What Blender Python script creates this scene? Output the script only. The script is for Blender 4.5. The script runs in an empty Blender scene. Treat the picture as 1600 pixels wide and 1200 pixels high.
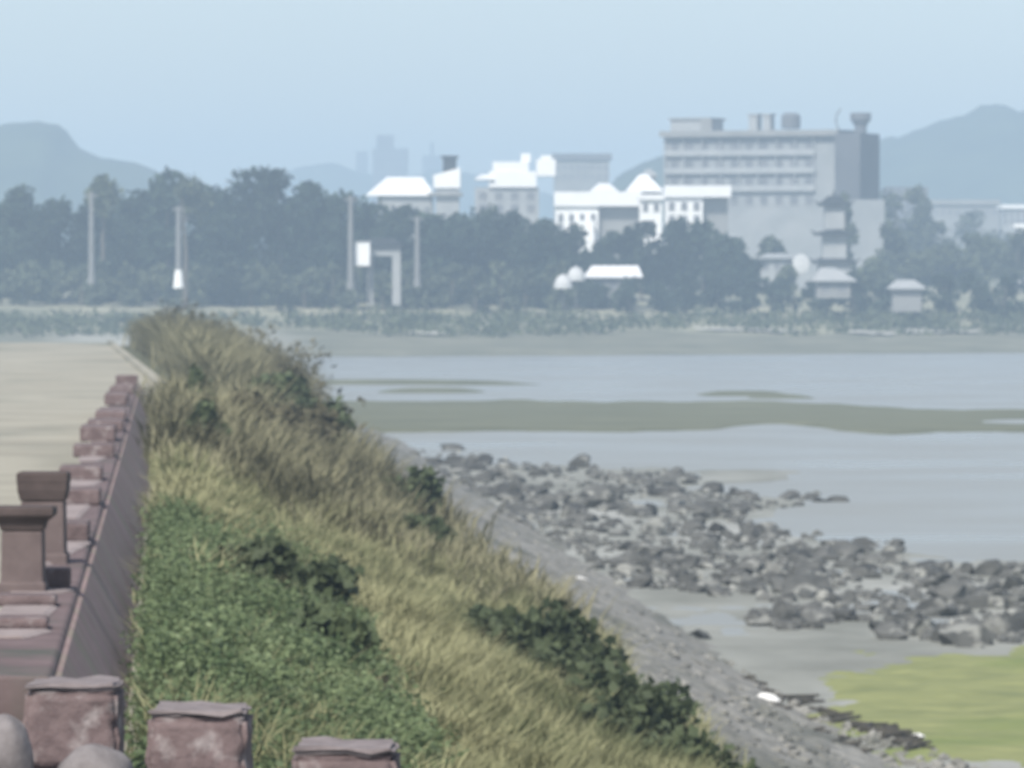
import bpy, bmesh, math, random
import numpy as np
from mathutils import Vector, Matrix, noise as mnoise

random.seed(7); RNG = np.random.default_rng(7)
scene = bpy.context.scene
COL = scene.collection
F = 10667.0            # focal length in pixels of a 1600 px wide picture
CAMZ = 9.0             # camera height above the water (water is z = 0)

# ------------------------------------------------------------------ camera
cam_d = bpy.data.cameras.new('camera'); cam = bpy.data.objects.new('camera', cam_d); COL.objects.link(cam)
cam.location = (0, 0, CAMZ)
cam.rotation_euler = (math.radians(90) - math.atan(150 / F), 0, 0)
cam_d.sensor_width = 36; cam_d.lens = 36 * F / 1600
cam_d.clip_start = 1; cam_d.clip_end = 9000
cam_d.dof.use_dof = True; cam_d.dof.focus_distance = 12.0; cam_d.dof.aperture_fstop = 25
scene.camera = cam

# ------------------------------------------------------------------ world, sun, exposure
SUN_EL, SUN_AZ = math.radians(46), math.atan2(-0.36, -0.90)     # azimuth measured from +Y towards +X
w = bpy.data.worlds.new('World'); scene.world = w; w.use_nodes = True
nt = w.node_tree; nt.nodes.clear()
sky = nt.nodes.new('ShaderNodeTexSky'); sky.sky_type = 'NISHITA'; sky.sun_disc = False
sky.sun_elevation = SUN_EL; sky.sun_rotation = SUN_AZ
sky.altitude = 0; sky.air_density = 1.0; sky.dust_density = 0.7; sky.ozone_density = 2.5
bg = nt.nodes.new('ShaderNodeBackground'); bg.inputs[1].default_value = 0.10
wo = nt.nodes.new('ShaderNodeOutputWorld')
hsv = nt.nodes.new('ShaderNodeHueSaturation'); hsv.inputs['Saturation'].default_value = 0.66; hsv.inputs['Value'].default_value = 0.82
nt.links.new(sky.outputs[0], hsv.inputs['Color']); nt.links.new(hsv.outputs[0], bg.inputs[0]); nt.links.new(bg.outputs[0], wo.inputs[0])
sd = bpy.data.lights.new('sun', 'SUN'); sd.energy = 3.3; sd.angle = math.radians(10.0); sd.color = (1.0, 0.95, 0.87)
sun = bpy.data.objects.new('sun', sd); COL.objects.link(sun)
sdir = Vector((math.sin(SUN_AZ) * math.cos(SUN_EL), math.cos(SUN_AZ) * math.cos(SUN_EL), math.sin(SUN_EL)))
sun.rotation_euler = sdir.to_track_quat('Z', 'Y').to_euler(); sun.location = (-200, -100, 300)
scene.view_settings.view_transform = 'Standard'; scene.view_settings.look = 'None'
scene.view_settings.exposure = 0.74; scene.view_settings.gamma = 1.0; scene.view_settings.use_curve_mapping = False
scene.render.engine = 'CYCLES'
scene.cycles.use_denoising = True
scene.cycles.max_bounces = 5; scene.cycles.diffuse_bounces = 2; scene.cycles.glossy_bounces = 2
scene.cycles.transmission_bounces = 2; scene.cycles.volume_bounces = 1; scene.cycles.transparent_max_bounces = 8

# ------------------------------------------------------------------ helpers
def P(px, py, D):
    return Vector(((px - 800) / F * D, D, CAMZ + (450 - py) / F * D))
def ZY(py, D): return CAMZ + (450 - py) / F * D
def XP(px, D): return (px - 800) / F * D
def S(px, D): return px / F * D

def tag(o, label=None, cat=None, group=None, kind=None):
    if label: o['label'] = label
    if cat: o['category'] = cat
    if group: o['group'] = group
    if kind: o['kind'] = kind
    return o

def empty(name, loc, label, cat, group=None, rz=0):
    o = bpy.data.objects.new(name, None); COL.objects.link(o); o.location = loc; o.rotation_euler = (0, 0, rz)
    o.empty_display_size = 0.3
    return tag(o, label, cat, group)

def link(name, me, parent=None, loc=(0, 0, 0), rot=(0, 0, 0), scale=(1, 1, 1)):
    o = bpy.data.objects.new(name, me); COL.objects.link(o)
    o.location = loc; o.rotation_euler = rot; o.scale = scale
    if parent: o.parent = parent
    return o

def np_mesh(name, V, Fc, mat, smooth=False):
    """V (n,3); Fc (m,k) all faces the same size"""
    V = np.asarray(V, dtype=np.float32); Fc = np.asarray(Fc, dtype=np.int32)
    me = bpy.data.meshes.new(name)
    me.vertices.add(len(V)); me.vertices.foreach_set('co', V.ravel())
    k = Fc.shape[1]
    me.loops.add(Fc.size); me.loops.foreach_set('vertex_index', Fc.ravel())
    me.polygons.add(len(Fc)); me.polygons.foreach_set('loop_start', np.arange(0, Fc.size, k, dtype=np.int32))
    try: me.polygons.foreach_set('loop_total', np.full(len(Fc), k, dtype=np.int32))
    except Exception: pass
    me.update(calc_edges=True); me.validate()
    me.polygons.foreach_set('use_smooth', [smooth] * len(me.polygons))
    if mat: me.materials.append(mat)
    return me

class MB:
    """collects solids into one mesh"""
    def __init__(s): s.v = []; s.f = []
    def poly(s, vs, fs):
        n = len(s.v); s.v += [tuple(v) for v in vs]; s.f += [tuple(i + n for i in f) for f in fs]; return s
    def box(s, x0, x1, y0, y1, z0, z1):
        return s.poly([(x0, y0, z0), (x1, y0, z0), (x1, y1, z0), (x0, y1, z0), (x0, y0, z1), (x1, y0, z1), (x1, y1, z1), (x0, y1, z1)],
                      [(3, 2, 1, 0), (4, 5, 6, 7), (0, 1, 5, 4), (1, 2, 6, 5), (2, 3, 7, 6), (3, 0, 4, 7)])
    def hip(s, x0, x1, y0, y1, z0, z1, rx0, rx1, ry, th=0.2):
        ym = y0 + (y1 - y0) * ry
        return s.poly([(x0, y0, z0), (x1, y0, z0), (x1, y1, z0), (x0, y1, z0), (x0, y0, z0 + th), (x1, y0, z0 + th), (x1, y1, z0 + th), (x0, y1, z0 + th), (rx0, ym, z1), (rx1, ym, z1)],
                      [(3, 2, 1, 0), (0, 1, 5, 4), (1, 2, 6, 5), (2, 3, 7, 6), (3, 0, 4, 7), (4, 5, 9, 8), (6, 7, 8, 9), (5, 6, 9), (7, 4, 8)])
    def lathe(s, prof, n=16, cx=0, cy=0, sx=1, sy=1):
        vs = []; fs = []
        for r, z in prof:
            for i in range(n):
                a = 2 * math.pi * i / n; vs.append((cx + r * math.cos(a) * sx, cy + r * math.sin(a) * sy, z))
        for j in range(len(prof) - 1):
            for i in range(n):
                a = j * n + i; b = j * n + (i + 1) % n; fs.append((a, b, b + n, a + n))
        fs.append(tuple(range(n - 1, -1, -1))); m = (len(prof) - 1) * n; fs.append(tuple(range(m, m + n)))
        return s.poly(vs, fs)
    def limb(s, p0, p1, r0, r1, n=7):
        p0 = Vector(p0); p1 = Vector(p1); d = (p1 - p0).normalized(); u = d.orthogonal().normalized(); v = d.cross(u)
        vs = []
        for p, r in ((p0, r0), (p1, r1)):
            for i in range(n):
                a = 2 * math.pi * i / n; vs.append(p + u * math.cos(a) * r + v * math.sin(a) * r)
        fs = [(i, (i + 1) % n, (i + 1) % n + n, i + n) for i in range(n)] + [tuple(range(n - 1, -1, -1)), tuple(range(n, 2 * n))]
        return s.poly(vs, fs)
    def mesh(s, name, mat, smooth=False):
        me = bpy.data.meshes.new(name); me.from_pydata(s.v, [], s.f); me.update()
        if smooth: me.polygons.foreach_set('use_smooth', [True] * len(me.polygons))
        me.materials.append(mat); return me
    def build(s, name, mat, parent=None, smooth=False, **k):
        return link(name, s.mesh(name, mat, smooth), parent, **k)

def bevel(o, wdt, seg=2):
    m = o.modifiers.new('bevel', 'BEVEL'); m.width = wdt; m.segments = seg; m.limit_method = 'ANGLE'; return o

# ------------------------------------------------------------------ materials
def mat(name, cols, scale=1.0, rough=0.9, bump=0.0, bscale=None, detail=5, stretch=(1, 1, 1), spec=0.3, pos=(0.3, 0.7),
        objvar=0.0, second=None, trans=0.0):
    m = bpy.data.materials.new(name); m.use_nodes = True; t = m.node_tree; N = t.nodes; L = t.links
    b = N['Principled BSDF']; b.inputs['Roughness'].default_value = rough
    b.inputs['Specular IOR Level'].default_value = spec
    g = N.new('ShaderNodeNewGeometry'); mp = N.new('ShaderNodeMapping'); mp.inputs['Scale'].default_value = stretch
    L.new(g.outputs['Position'], mp.inputs['Vector'])
    n = N.new('ShaderNodeTexNoise'); n.inputs['Scale'].default_value = scale; n.inputs['Detail'].default_value = detail
    n.inputs['Roughness'].default_value = 0.62
    L.new(mp.outputs[0], n.inputs['Vector'])
    r = N.new('ShaderNodeValToRGB'); e = r.color_ramp.elements
    e[0].position = pos[0]; e[1].position = pos[1]
    e[0].color = (*cols[0], 1); e[1].color = (*cols[-1], 1)
    for i, c in enumerate(cols[1:-1]):
        x = e.new(pos[0] + (pos[1] - pos[0]) * (i + 1) / (len(cols) - 1)); x.color = (*c, 1)
    L.new(n.outputs['Fac'], r.inputs[0]); out = r.outputs[0]
    if second:       # (colour, scale, lo, hi, stretch)
        c2, s2, lo, hi, st = second
        mp2 = N.new('ShaderNodeMapping'); mp2.inputs['Scale'].default_value = st; mp2.inputs['Location'].default_value = (13, 7, 3)
        L.new(g.outputs['Position'], mp2.inputs['Vector'])
        n2 = N.new('ShaderNodeTexNoise'); n2.inputs['Scale'].default_value = s2; n2.inputs['Detail'].default_value = 4
        L.new(mp2.outputs[0], n2.inputs['Vector'])
        mr = N.new('ShaderNodeMapRange'); mr.inputs[1].default_value = lo; mr.inputs[2].default_value = hi
        L.new(n2.outputs['Fac'], mr.inputs[0])
        mx = N.new('ShaderNodeMix'); mx.data_type = 'RGBA'; L.new(mr.outputs[0], mx.inputs[0]); L.new(out, mx.inputs[6])
        mx.inputs[7].default_value = (*c2, 1); out = mx.outputs[2]
    if objvar:
        oi = N.new('ShaderNodeObjectInfo'); mr = N.new('ShaderNodeMapRange')
        mr.inputs[3].default_value = 1 - objvar; mr.inputs[4].default_value = 1 + objvar
        L.new(oi.outputs['Random'], mr.inputs[0])
        hs = N.new('ShaderNodeHueSaturation'); L.new(mr.outputs[0], hs.inputs['Value']); L.new(out, hs.inputs['Color']); out = hs.outputs[0]
    L.new(out, b.inputs['Base Color'])
    if bump:
        n3 = N.new('ShaderNodeTexNoise'); n3.inputs['Scale'].default_value = bscale or scale * 3; n3.inputs['Detail'].default_value = 6
        L.new(mp.outputs[0], n3.inputs['Vector'])
        bp = N.new('ShaderNodeBump'); bp.inputs['Strength'].default_value = 0.7; bp.inputs['Distance'].default_value = bump
        L.new(n3.outputs['Fac'], bp.inputs['Height']); L.new(bp.outputs[0], b.inputs['Normal'])
    if trans:
        tr = N.new('ShaderNodeBsdfTranslucent'); L.new(out, tr.inputs[0])
        ms = N.new('ShaderNodeMixShader'); ms.inputs[0].default_value = trans
        L.new(b.outputs[0], ms.inputs[1]); L.new(tr.outputs[0], ms.inputs[2])
        L.new(ms.outputs[0], N['Material Output'].inputs['Surface'])
    return m

M = {}
M['path'] = mat('path_concrete', [(0.27, 0.25, 0.20), (0.40, 0.375, 0.305)], 0.5, 0.9, 0.02, 6, stretch=(0.5, .6, 1), second=((0.21, 0.21, 0.17), 0.15, 0.52, 0.68, (1, .25, 1)))
M['bank'] = mat('bank_soil', [(0.07, 0.075, 0.045), (0.13, 0.13, 0.075)], 0.8, 1.0, 0.05)
M['revet'] = mat('revetment_stone', [(0.13, 0.128, 0.115), (0.31, 0.30, 0.275)], 1.6, 0.95, 0.10, 4.0, second=((0.10, 0.105, 0.085), 0.25, 0.5, 0.7, (1, 0.3, 1)))
M['mud'] = mat('tidal_mud', [(0.17, 0.17, 0.14), (0.33, 0.33, 0.295)], 0.35, 0.7, 0.015, 1.5, stretch=(0.5, 0.25, 1), second=((0.37, 0.37, 0.34), 0.16, 0.52, 0.66, (1, 0.3, 1)))
M['barmud'] = mat('olive_bar_mud', [(0.105, 0.11, 0.065), (0.175, 0.175, 0.11)], 0.3, 0.85, 0.015, 1.5, stretch=(0.3, 0.6, 1))
M['marshtop'] = mat('marsh_grass_ground', [(0.16, 0.165, 0.11), (0.38, 0.36, 0.26)], 0.09, 1.0, 0.1, 0.4)
M['marsh'] = mat('marsh_ground', [(0.115, 0.118, 0.08), (0.225, 0.215, 0.155)], 0.09, 1.0, 0.1, 0.4, second=((0.32, 0.31, 0.26), 0.018, 0.56, 0.66, (1, 0.4, 1)))
M['land'] = mat('land_soil', [(0.07, 0.09, 0.05), (0.13, 0.14, 0.08)], 0.02, 1.0)
M['hill'] = mat('wooded_hill', [(0.03, 0.045, 0.025), (0.07, 0.09, 0.045)], 0.03, 1.0, 1.0, 0.1)
M['brick'] = mat('mauve_brick', [(0.115, 0.082, 0.082), (0.185, 0.135, 0.135)], 2.2, 0.95, 0.012, 9, second=((0.085, 0.085, 0.072), 0.9, 0.5, 0.68, (1, 1, 0.3)))
M['brick2'] = mat('mauve_merlon', [(0.105, 0.075, 0.075), (0.18, 0.135, 0.133)], 5, 0.95, 0.03, 16, second=((0.29, 0.255, 0.25), 5.0, 0.54, 0.68, (1, 1, 1)), objvar=0.08)
M['plaster'] = mat('pink_plaster', [(0.22, 0.18, 0.172), (0.36, 0.30, 0.29)], 3, 0.9, 0.01, 9)
M['caplight'] = mat('worn_cap', [(0.16, 0.135, 0.135), (0.26, 0.225, 0.225)], 6, 0.95, 0.01, 14)
M['darkstone'] = mat('dark_stone', [(0.058, 0.043, 0.040), (0.09, 0.068, 0.064)], 5, 0.9, 0.008, 14)
M['postbody'] = mat('post_stone', [(0.105, 0.080, 0.078), (0.145, 0.112, 0.108)], 5, 0.9, 0.008, 14)
M['boulder'] = mat('grey_boulder', [(0.14, 0.125, 0.125), (0.25, 0.23, 0.23)], 6, 0.95, 0.012, 14)
M['rock'] = mat('shore_rock', [(0.045, 0.046, 0.043), (0.12, 0.12, 0.112)], 1.4, 0.85, 0.03, 5, objvar=0.35, second=((0.24, 0.24, 0.22), 1.3, 0.55, 0.66, (1, 1, 1)))  # pale mottling, its tone raised to paint highlights on the rocks
M['grass'] = mat('olive_grass', [(0.23, 0.23, 0.12), (0.40, 0.385, 0.22)], 0.45, 0.8, 0, detail=3, second=((0.12, 0.135, 0.06), 0.32, 0.5, 0.66, (1, 0.4, 1)), trans=0.25)
M["reed"] = mat("dry_reed", [(0.16, 0.152, 0.088), (0.31, 0.29, 0.18)], 0.45, 0.85, 0, detail=3, second=((0.085, 0.08, 0.045), 0.16, 0.52, 0.66, (1, 0.35, 1)), trans=0.2)
M['vine'] = mat('green_vine_leaf', [(0.06, 0.10, 0.042), (0.21, 0.26, 0.13)], 0.8, 0.6, 0, detail=3, trans=0.25)
M['shrub'] = mat('dark_shrub_leaf', [(0.045, 0.062, 0.03), (0.10, 0.125, 0.06)], 1.5, 0.7, 0, objvar=0.2, trans=0.15)
M['shrub_brown'] = mat('brown_shrub_leaf', [(0.075, 0.07, 0.042), (0.15, 0.135, 0.08)], 1.5, 0.7, 0, objvar=0.2, trans=0.15)
M['stem'] = mat('woody_stem', [(0.06, 0.05, 0.035), (0.10, 0.08, 0.06)], 4, 0.9)
M['tree'] = mat('casuarina_foliage', [(0.014, 0.028, 0.018), (0.042, 0.062, 0.036)], 0.18, 0.85, 0, objvar=0.3, trans=0.12)
M['tree2'] = mat('broadleaf_foliage', [(0.05, 0.065, 0.035), (0.11, 0.125, 0.07)], 0.2, 0.85, 0, objvar=0.25, trans=0.12)
M['scrub'] = mat('marsh_scrub_leaf', [(0.045, 0.062, 0.035), (0.13, 0.145, 0.085)], 0.12, 0.9, 0, trans=0.12)
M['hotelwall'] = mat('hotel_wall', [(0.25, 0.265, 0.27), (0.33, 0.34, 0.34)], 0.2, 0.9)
M['hotelband'] = mat('hotel_balcony', [(0.31, 0.325, 0.33), (0.38, 0.39, 0.39)], 0.4, 0.9)
M['offwhite'] = mat('faded_white_cloth', [(0.46, 0.47, 0.47), (0.66, 0.66, 0.65)], 1.2, 0.9)
M['tower'] = mat('shade_tone_tower', [(0.085, 0.09, 0.10), (0.12, 0.125, 0.135)], 0.15, 0.9)  # darkened so the hotel's shaded end is carried by the wall colour
M['curtain'] = mat('curtained_glass', [(0.13, 0.14, 0.15), (0.22, 0.22, 0.23)], 0.5, 0.3)
M['face'] = mat('lightened_wall_face', [(0.215, 0.148, 0.140), (0.32, 0.232, 0.222)], 1.2, 0.95, 0.015, 7, second=((0.24, 0.205, 0.165), 0.9, 0.48, 0.62, (1, 1, .25)))  # paler than the brick, brightens the wall's shaded side through its colour
M['bush'] = mat('coast_bush_foliage', [(0.05, 0.066, 0.04), (0.12, 0.135, 0.08)], 0.35, 0.85, 0, objvar=0.3, trans=0.12)
M['trunk'] = mat('bark', [(0.08, 0.07, 0.055), (0.14, 0.12, 0.10)], 1.5, 0.9)
M['paletrunk'] = mat('pale_bark', [(0.26, 0.25, 0.22), (0.42, 0.40, 0.37)], 0.6, 0.9)
M['concrete'] = mat('pole_concrete', [(0.17, 0.17, 0.165), (0.24, 0.24, 0.235)], 2, 0.9)
M['white'] = mat('white_render', [(0.83, 0.83, 0.82), (0.88, 0.88, 0.87)], 0.4, 0.8)
M['whiteroof'] = mat('white_roof', [(0.78, 0.78, 0.78), (0.85, 0.85, 0.85)], 0.4, 0.6)
M['palewall'] = mat('pale_grey_wall', [(0.29, 0.30, 0.30), (0.38, 0.385, 0.38)], 0.25, 0.9)
M['greywall'] = mat('grey_wall', [(0.22, 0.22, 0.21), (0.30, 0.30, 0.29)], 0.2, 0.9)
M['darkwall'] = mat('dark_grey_wall', [(0.12, 0.125, 0.135), (0.17, 0.175, 0.185)], 0.15, 0.9)
M['band'] = mat('balcony_band', [(0.36, 0.36, 0.35), (0.43, 0.43, 0.42)], 0.6, 0.9)
M['darkroof'] = mat('dark_tiles', [(0.018, 0.02, 0.022), (0.035, 0.038, 0.04)], 1, 0.8)
M['glass'] = mat('window_glass', [(0.07, 0.08, 0.09), (0.12, 0.13, 0.14)], 0.5, 0.15, spec=0.5)
M['foam'] = mat('white_foam', [(0.70, 0.69, 0.67), (0.82, 0.81, 0.79)], 5, 0.7)
M['algae'] = mat('green_algae', [(0.17, 0.19, 0.075), (0.29, 0.30, 0.12)], 0.7, 0.9, 0.02, 4, second=((0.15, 0.20, 0.05), 0.18, 0.52, 0.7, (1, 0.5, 1)))
M['debris'] = mat('drift_debris', [(0.03, 0.028, 0.024), (0.10, 0.09, 0.075)], 3, 0.95)

def water_mat():
    m = bpy.data.materials.new('shallow_water'); m.use_nodes = True; t = m.node_tree; N = t.nodes; L = t.links
    b = N['Principled BSDF']; b.inputs['Base Color'].default_value = (0.27, 0.27, 0.245, 1); b.inputs['Roughness'].default_value = 0.22
    b.inputs['IOR'].default_value = 1.33; b.inputs['Specular IOR Level'].default_value = 0.35
    g = N.new('ShaderNodeNewGeometry')
    n = N.new('ShaderNodeTexNoise'); n.inputs['Scale'].default_value = 1.6; n.inputs['Detail'].default_value = 4
    L.new(g.outputs['Position'], n.inputs['Vector'])
    n2 = N.new('ShaderNodeTexNoise'); n2.inputs['Scale'].default_value = 0.05; n2.inputs['Detail'].default_value = 3
    L.new(g.outputs['Position'], n2.inputs['Vector'])
    mr = N.new('ShaderNodeMapRange'); mr.inputs[1].default_value = 0.35; mr.inputs[2].default_value = 0.7
    mr.inputs[3].default_value = 0.26; mr.inputs[4].default_value = 0.42
    L.new(n2.outputs['Fac'], mr.inputs[0]); L.new(mr.outputs[0], b.inputs['Roughness'])
    bp = N.new('ShaderNodeBump'); bp.inputs['Strength'].default_value = 0.5; bp.inputs['Distance'].default_value = 0.03
    L.new(n.outputs['Fac'], bp.inputs['Height']); L.new(bp.outputs[0], b.inputs['Normal'])
    return m
M['water'] = water_mat()

# ------------------------------------------------------------------ numpy noise
def _hash(ix, iy, seed):
    n = (ix * 374761393 + iy * 668265263 + seed * 974634777) & 0xffffffff
    n = ((n ^ (n >> 13)) * 1274126177) & 0xffffffff
    return ((n ^ (n >> 16)) & 0xffff) / 65535.0
def vnoise(x, y, seed=0):
    x = np.asarray(x, dtype=np.float64); y = np.asarray(y, dtype=np.float64)
    ix = np.floor(x).astype(np.int64); iy = np.floor(y).astype(np.int64); fx = x - ix; fy = y - iy
    fx = fx * fx * (3 - 2 * fx); fy = fy * fy * (3 - 2 * fy)
    a = _hash(ix, iy, seed); b = _hash(ix + 1, iy, seed); c = _hash(ix, iy + 1, seed); d = _hash(ix + 1, iy + 1, seed)
    return (a + (b - a) * fx) * (1 - fy) + (c + (d - c) * fx) * fy
def fbm(x, y, seed=0, oct=4):
    s = 0; a = 1; t = 0
    for i in range(oct):
        s = s + a * vnoise(x * 2 ** i, y * 2 ** i, seed + i * 17); t += a; a *= 0.5
    return s / t
def sst(x, a, b):
    t = np.clip((x - a) / (b - a), 0, 1); return t * t * (3 - 2 * t)

def grid(name, xs, ys, zf, m, smooth=True, flat=False):
    X, Y = np.meshgrid(xs, ys); Z = zf(X, Y)
    V = np.stack([X, Y, Z], -1).reshape(-1, 3); nx = len(xs); ny = len(ys)
    i = np.arange(nx * ny).reshape(ny, nx)
    Fc = np.stack([i[:-1, :-1], i[:-1, 1:], i[1:, 1:], i[1:, :-1]], -1).reshape(-1, 4)
    return np_mesh(name, V, Fc, m, smooth)

SK = -0.0504           # the wall, the bank and the path run along x = L + SK * y
def shear(me):
    n = len(me.vertices); co = np.empty(n * 3, dtype=np.float32); me.vertices.foreach_get('co', co)
    co = co.reshape(-1, 3); co[:, 0] += SK * co[:, 1]; me.vertices.foreach_set('co', co.ravel()); me.update()
    return me
EDGE = lambda D: np.where(D < 215, -0.2, -0.2 - np.clip((D - 215) / 165, 0, 1.4) * 3.0)   # right edge of the path

def zbank(L, D):
    L = np.asarray(L, dtype=np.float64); D = np.asarray(D, dtype=np.float64)
    e = EDGE(D)
    z = np.interp(L, [-90, -60, -1.3, -0.2, 0.25, 8.0, 13.1, 16.0], [0.0, 5.75, 5.75, 5.6, 5.5, 2.05, 0.02, -0.9])
    ground = np.where(L < e, 5.75, z)
    ground = np.where((L >= e) & (L < 0.3), 5.6, ground)
    nz = (fbm(L * 0.7, D * 0.35, 3) - 0.5) * 0.55 * sst(L, 0.3, 1.5) * (1 - 0.6 * sst(L, 8, 9))
    ground = ground + nz
    ground = np.where(L < -60, np.interp(L, [-90, -60], [-0.9, 5.75]), ground)
    end = 1 - sst(D, 402, 440)
    return ground * end - 0.9 * (1 - end)

# ------------------------------------------------------------------ setting: ground, water, bank, path
def zmud(X, Y):
    L = X - SK * Y
    wob = (fbm(X * 0.05, Y * 0.02, 11) - 0.5)
    h = np.full(X.shape, -0.30)
    # long mud bar across the water
    near = 425 + wob * 30 - 38 * np.exp(-((X - 4) / 7.0) ** 2) * 0 + 26 * np.exp(-((X - 17.0) / 3.2) ** 2) + (fbm(X * .3, X * 0 + 1, 14) - .5) * 14
    far = 532 + wob * 40 + (fbm(X * .22, X * 0 + 5, 15) - .5) * 16 - 28 * sst(X, 18, 36)
    bar = sst(Y, near - 4, near + 5) * (1 - sst(Y, far - 8, far + 5))
    inlet = np.exp(-((Y - 458) / 9) ** 2) * sst(X, 29, 36)
    h = h + 0.50 * bar * (1 - 1.3 * inlet)
    # thin bars
    for (cx, cy, sx, sy, a) in ((-10.0, 640, 13, 6, .75), (-7.0, 588, 5, 7, .68), (19.5, 575, 4.2, 7, .68), (22, 560, 3, 5, .62)):
        h = h + a * np.exp(-((X - cx) / sx) ** 4 - ((Y - cy - wob * 20) / sy) ** 2)
    # rock bed and the flat at the foot of the bank
    bed = 1 - sst(L, 28 + 40 * wob - 0.06 * (Y - 170), 34 + 40 * wob - 0.06 * (Y - 170))
    bed = bed * (1 - sst(Y, 340, 372))
    h = h + bed * (0.325 + 0.16 * (fbm(X * 0.35, Y * 0.12, 21) - 0.5))
    h = h + 0.10 * (1 - sst(Y, 158, 182)) + (fbm(X * 0.5, Y * 0.12, 31) - 0.5) * 0.07 * (1 - sst(Y, 200, 240))
    h = np.maximum(h, 0.5 - 0.22 * np.abs(L - 10.8)) * (L < 16) * (Y < 400) + h * ~((L < 16) & (Y < 400))
    # far shore goes down under the land sheet
    return np.where((Y > 840), -0.5, h)
xs = np.concatenate([[-3000, -900, -300, -120], np.arange(-60, 60.1, 0.45), [100, 200, 500, 1200, 3000]])
ys = np.concatenate([[-100, 0, 60], np.arange(100, 300, 0.7), np.arange(300, 660, 1.3), [700, 780, 860, 1000]])
mud_me = grid('mudflat', xs, ys, zmud, M['mud']); mud_me.materials.append(M['barmud'])
nx_ = len(xs) - 1; mi = np.repeat((ys[:-1] > 392).astype(np.int32), nx_); mud_me.polygons.foreach_set('material_index', mi)
tag(link('mudflat', mud_me), kind='structure')
tag(MB().poly([(-2990, -90, 0), (2990, -90, 0), (2990, 1090, 0), (-2990, 1090, 0)], [(0, 1, 2, 3)]).build('water', M['water']), kind='structure')

# far shore
def shore_y(X): return 868 + 0.55 * (X + 60) + (fbm(X * 0.02, X * 0 + 3, 5) - 0.5) * 26
def zland(X, Y):
    t = Y - shore_y(np.clip(X, -300, 400))
    z = np.interp(t, [-60, 0, 25, 60, 100, 180, 300, 520, 3000, 4300], [-2.5, 0.0, 1.1, 2.6, 4.6, 7.6, 8.2, 12, 14, 16])
    b = sst(t, 40, 90) * (1 - sst(t, 200, 260))
    z = z + b * (fbm(X * 0.06, Y * 0.04, 8) - 0.45) * 1.6 + sst(t, 2, 12) * (fbm(X * 0.25, Y * 0.1, 9) - 0.5) * 0.35
    return z
xs = np.concatenate([[-2900, -1500, -700, -350, -200], np.arange(-120, 140, 1.5), [180, 260, 420, 800, 1600, 2900]])
ys = np.concatenate([np.arange(700, 1160, 2.5), np.arange(1170, 1500, 12), [1700, 2100, 3000, 5050]])
fg = grid('far_shore_ground', xs, ys, zland, M['marsh']); fg.materials.append(M['marshtop'])
cx_, cy_ = np.meshgrid((xs[:-1] + xs[1:]) / 2, (ys[:-1] + ys[1:]) / 2)
tt_ = cy_ - shore_y(np.clip(cx_, -300, 400)); fg.polygons.foreach_set('material_index', (tt_ > 62 + 40 * (fbm(cx_ * .05, cy_ * .03, 58) - .5)).astype(np.int32).ravel())
tag(link('far_shore_ground', fg), kind='structure')

# bank on this side
xs = np.concatenate([[-90, -75, -60, -40, -20], np.arange(-12, 0, 0.4), np.arange(0, 14, 0.3), [14, 15, 16]])
ys = np.concatenate([[-80, -20, 10, 25], np.arange(34, 200, 0.5), np.arange(200, 442, 1.2)])
bank = shear(grid('bank', xs, ys, lambda X, Y: zbank(X, Y) - 0.02, M['bank']))
tag(link('bank', bank), kind='structure')
# path surface, 2 cm above the bank
def path_mesh():
    vs = []; ys = [-20, 0, 30, 45, 80, 120, 170, 215, 240, 270, 300, 330, 360, 385, 404]
    for y in ys:
        e = float(EDGE(np.array(float(y))))
        for x in (-22, -16, -10, -5, e): vs.append((x + SK * y, y, 5.755 + 0.0 * x))
    fs = [(r * 5 + c, r * 5 + c + 1, r * 5 + c + 6, r * 5 + c + 5) for r in range(len(ys) - 1) for c in range(4)]
    me = bpy.data.meshes.new('path'); me.from_pydata(vs, [], fs); me.update(); me.materials.append(M['path']); return me
tag(link('path', path_mesh()), kind='structure')
kb = MB()
ksy = [176, 215, 240, 270, 300, 330, 360, 385, 402]
for a, b in zip(ksy[:-1], ksy[1:]):
    ea, eb = float(EDGE(np.array(float(a)))) + SK * a, float(EDGE(np.array(float(b)))) + SK * b
    kb.poly([(ea, a, 5.5), (ea + .35, a, 5.5), (eb + .35, b, 5.5), (eb, b, 5.5), (ea, a, 5.9), (ea + .35, a, 5.9), (eb + .35, b, 5.9), (eb, b, 5.9)],
            [(4, 5, 6, 7), (0, 1, 5, 4), (1, 2, 6, 5), (2, 3, 7, 6), (3, 0, 4, 7)])
tag(kb.build('path_kerb', M['path']), kind='structure')
# revetment: stone skin over the lower slope
xs = np.arange(6.8, 14.2, 0.16); ys = np.concatenate([np.arange(60, 260, 0.3), np.arange(260, 405, 0.8)])
def zrev(X, Y):
    return zbank(X, Y) + 0.03 + (vnoise(X * 2.4, Y * 1.6, 40) ** 2) * 0.16 + (vnoise(X * 0.8, Y * .4, 41)) * 0.10 - 0.25 * (1 - sst(X, 6.8, 7.6))
tag(link('revetment', shear(grid('revetment', xs, ys, zrev, M['revet']))), kind='structure')

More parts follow.
